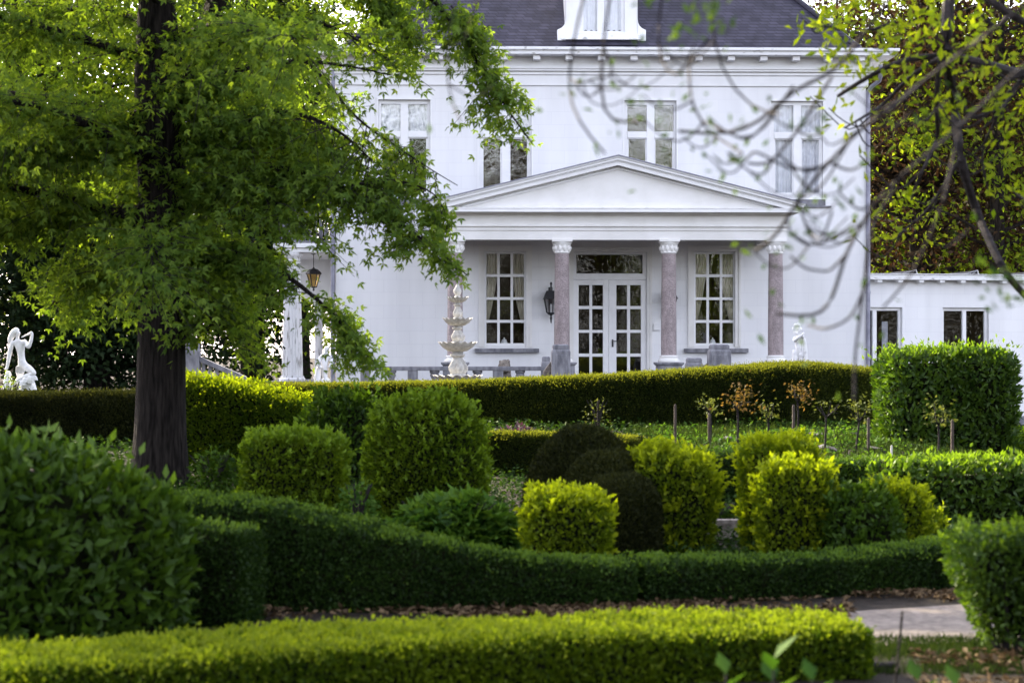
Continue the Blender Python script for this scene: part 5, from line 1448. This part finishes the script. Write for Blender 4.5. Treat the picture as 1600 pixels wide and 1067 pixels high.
# trees across the garden behind the viewer, mirrored in the window panes
for k, (x, y, H, mt, lab) in enumerate(((-6, -33, 17, 'rearwood', "brown budding tree mirrored in the far left upper window"), (1, -38, 19, 'woods', "green tree mirrored in the window left of the door"), (7, -31, 17.5, 'rearwood', "brown budding tree mirrored in the second upper window"),
        (13, -37, 19, 'rearwood', "broad brown tree mirrored in the door panes"), (19, -32, 18, 'woods_gold', "yellow green tree mirrored in the window right of the door"), (26, -36, 19, 'rearwood', "brown tree mirrored in the last upper window"),
        (70, -30, 17, 'rearwood', "brown budding tree mirrored in the left annex window"), (80, -32, 17, 'rearwood', "brown budding tree mirrored in the right annex window"))):
    wood_tree("park_tree", x, y, H, .4, H * .46, 5.4, 3.5, H * .52, 380, 60, .20, M[mt], lab, "trees mirrored in the windows", 40 + k)
wood_tree("broadleaf_tree", -14.8, 35, 15.5, .35, 10.5, 4.4, 4.2, 4.8, 150, 130, .18, M['woods'], "unseen tall green tree left of the maple, added to shade its left side", WG, 22)  # out of view, added up-sun to darken the maple's left half
wood_tree("broadleaf_tree", -12.5, 25.5, 13, .3, 8.6, 3.6, 3.6, 3.8, 120, 130, .16, M['woods'], "unseen green tree left of the maple, added to shade the clipped hedges", WG, 21)  # out-of-view tree added to keep sun off the laurel and front hedge
# near overhanging branches, right: a chestnut whose trunk stands just out of the picture
def overhang(name, d, trunk_x, label, strokes, mat_t, leafm, L, tipn, rnd_twigs, seed, r0, H=6.5, star=False, clusters=(), crad=.12, bscale=1.0, hook=1.0):
    rng = random.Random(seed); o = Vector((trunk_x, d, 0)); g = ground_z(trunk_x, d)
    t = empty(name, (trunk_x, d, g), label, "tree"); o.z = g
    m = MB(); m.tube([(0, 0, -.1), (.03, 0, 1.2), (0, .05, 3), (.1, 0, H)], [.22, .18, .15, .05], 14)
    P_, A_ = [], []
    def tip(c, n, spread):
        for _ in range(n):
            P_.append(Vector(c) + Vector((rng.gauss(0, spread), rng.gauss(0, spread), rng.gauss(0, spread)))); A_.append((rng.gauss(0, .7), rng.gauss(0, .7), rng.gauss(.2, .7)))
    for k, (st, ra, rb_) in enumerate(strokes):
        V0 = [W(*q) - o for q in st]
        if st[0][1] < 0 or st[0][0] > 1600:          # limbs that leave the picture grow from the trunk
            V0 = [Vector((.05, 0, max(.8, V0[0].z - .35))), (V0[0] + Vector((.05, 0, V0[0].z))) / 2 + Vector((0, 0, .05))] + V0
        P = spline(V0, max(10, 4 * len(V0)))
        m.tube([tuple(q) for q in P], list(np.linspace(ra * bscale, rb_ * bscale, len(P))), 7)
        tip(P[-1], tipn, crad * .4)
        for _ in range(rnd_twigs):
            i = rng.randrange(1, len(P)); b = Vector(P[i])
            if PX(b + o)[1] > 400: continue
            s = rng.choice((-1, 1)); ln = rng.uniform(.08, .24) * d / 7 * hook
            e = b + Vector((s * ln * .6, rng.gauss(0, ln * .4), -ln * rng.uniform(.1, .5))); f = e + Vector((s * ln * .35, 0, ln * .35))
            Q = spline([b, b + (e - b) * rng.uniform(.3, .7) + Vector((rng.gauss(0, .1) * ln, 0, -ln * rng.uniform(.05, .4))), e, f], 8); m.tube([tuple(q) for q in Q], list(np.linspace(rb_ * bscale, rb_ * bscale * .6, 8)), 5)
            tip(f, max(2, tipn // 2), crad * .3)
    for (px, py, dd, n, sp) in clusters: tip(W(px, py, dd) - o, n, sp)
    tk = m.build("trunk", M[mat_t], t, True)
    n = len(P_)
    V, T, R = leaf_geo(np.array(P_), np.array(A_), RNG.normal(size=(n, 3)) + [0, 0, .6], L * RNG.uniform(.6, 1.2, n), L * .42, .25, star)
    np_mesh("crown", [(V, T, 0, R)], [leafm], t)

D = 7.0
q = lambda *p: [(x, y, D + .012 * ((x * 7 + y * 3) % 40)) for x, y in p]
S = [
 (q((1480, -160), (1420, -40), (1345, 60), (1300, 120), (1240, 135), (1195, 190), (1130, 215), (1060, 205)), 0.0074, 0.0045),
 (q((1700, -60), (1560, 40), (1440, 130), (1350, 195), (1290, 260), (1245, 310), (1215, 370), (1180, 392)), 0.0074, 0.0045),
 (q((1640, 60), (1500, 200), (1400, 280), (1345, 350), (1320, 400), (1300, 470), (1272, 500), (1215, 490)), 0.0074, 0.0045),
 (q((1400, 290), (1362, 350), (1348, 460), (1335, 560), (1335, 625)), 0.0043, 0.0037),
 (q((1240, 135), (1200, 190), (1170, 222), (1140, 208), (1100, 190)), 0.0037, 0.0030),
 (q((1300, 120), (1250, 200), (1200, 260), (1168, 255)), 0.0043, 0.0037),
 (q((960, -160), (915, -20), (896, 60), (887, 130), (893, 175), (920, 215), (945, 240)), 0.0050, 0.0030),
 (q((980, -160), (955, -20), (942, 60), (937, 140), (936, 180), (960, 195), (1000, 190)), 0.0056, 0.0037),
 (q((937, 120), (905, 132), (890, 122)), 0.0031, 0.0023),
 (q((942, 70), (958, 110), (950, 128), (935, 122)), 0.0031, 0.0023),
 (q((1060, -160), (1035, -20), (1025, 60), (1035, 110), (1050, 130), (1075, 120), (1085, 70)), 0.0043, 0.0030),
 (q((1140, -160), (1115, -40), (1110, 60), (1130, 130), (1165, 170), (1220, 180)), 0.0050, 0.0030),
 (q((1110, 60), (1075, 90), (1080, 160), (1105, 205), (1160, 240)), 0.0037, 0.0030),
 (q((1290, 260), (1240, 268), (1180, 235), (1165, 250)), 0.0037, 0.0030),
 (q((1345, 350), (1300, 375), (1262, 385), (1235, 365), (1230, 345)), 0.0037, 0.0030),
 (q((1320, 400), (1295, 425), (1255, 420), (1235, 400)), 0.0037, 0.0030),
 (q((1355, 440), (1330, 500), (1290, 515), (1262, 508)), 0.0037, 0.0030),
 (q((1500, 200), (1470, 330), (1430, 420), (1400, 460), (1380, 480)), 0.0043, 0.0030),
 (q((1440, 130), (1380, 180), (1330, 210), (1290, 290), (1255, 310)), 0.0037, 0.0030),
 (q((1245, 310), (1262, 360), (1285, 380), (1300, 330)), 0.0037, 0.0030),
 (q((880, -160), (800, -80), (735, 0), (728, 60)), 0.0037, 0.0030),
 (q((720, -100), (700, 60), (695, 150), (720, 190)), 0.0031, 0.0023),
]
overhang("chestnut_tree", D, 3.1, "chestnut branches with hooked twigs and opening buds hanging before the facade", S, 'twig', M['chestnut'], .038, 5, 3, 5, .012, 6.0, bscale=1.15,
         clusters=[(1090, 20, 7, 14, .03), (1120, 30, 7, 14, .03), (1060, 60, 7, 8, .02), (1010, 5, 7, 10, .03), (1560, 460, 7, 14, .03), (1595, 450, 7, 16, .03), (1540, 430, 7, 8, .02)])
D2 = 15.0
q = lambda *p: [(x, y, D2 + .03 * ((x * 7 + y * 3) % 40)) for x, y in p]
S2 = [
 (q((1720, 140), (1600, 118), (1540, 100), (1480, 85), (1400, 95), (1340, 130), (1310, 150)), .05, .012),
 (q((1490, -120), (1482, 0), (1478, 85), (1490, 160), (1500, 250), (1525, 330), (1570, 430), (1640, 500)), .055, .02),
 (q((1720, 70), (1600, 40), (1530, -10), (1470, -60)), .035, .02),
 (q((1470, 90), (1462, 150), (1466, 215), (1440, 270), (1424, 312)), .018, .008),
 (q((1478, 85), (1420, 120), (1380, 165), (1320, 200)), .018, .006),
 (q((1400, 35), (1340, 55), (1290, 40), (1270, 45)), .014, .005),
 (q((1500, 250), (1450, 330), (1400, 370)), .014, .006),
 (q((1600, 118), (1560, 180), (1530, 240), (1545, 300)), .016, .006),
 (q((1720, 320), (1640, 340), (1585, 300)), .02, .006),
]
rr_ = random.Random(9)
CL = []
for _ in range(95):
    x = rr_.uniform(1290, 1640); y = rr_.uniform(-60, 260) * (.35 + .65 * (x - 1290) / 350)
    CL.append((x, y, D2 + rr_.uniform(-.6, 1.2), rr_.randint(5, 12), .055))
overhang("lime_tree", D2, 4.6, "tree with bright yellow green young leaves at the top right corner", S2, 'twig', M['sunleaf'], .085, 9, 4, 8, .02, 8.0, clusters=CL, crad=.16)
print("objects", len(bpy.data.objects))
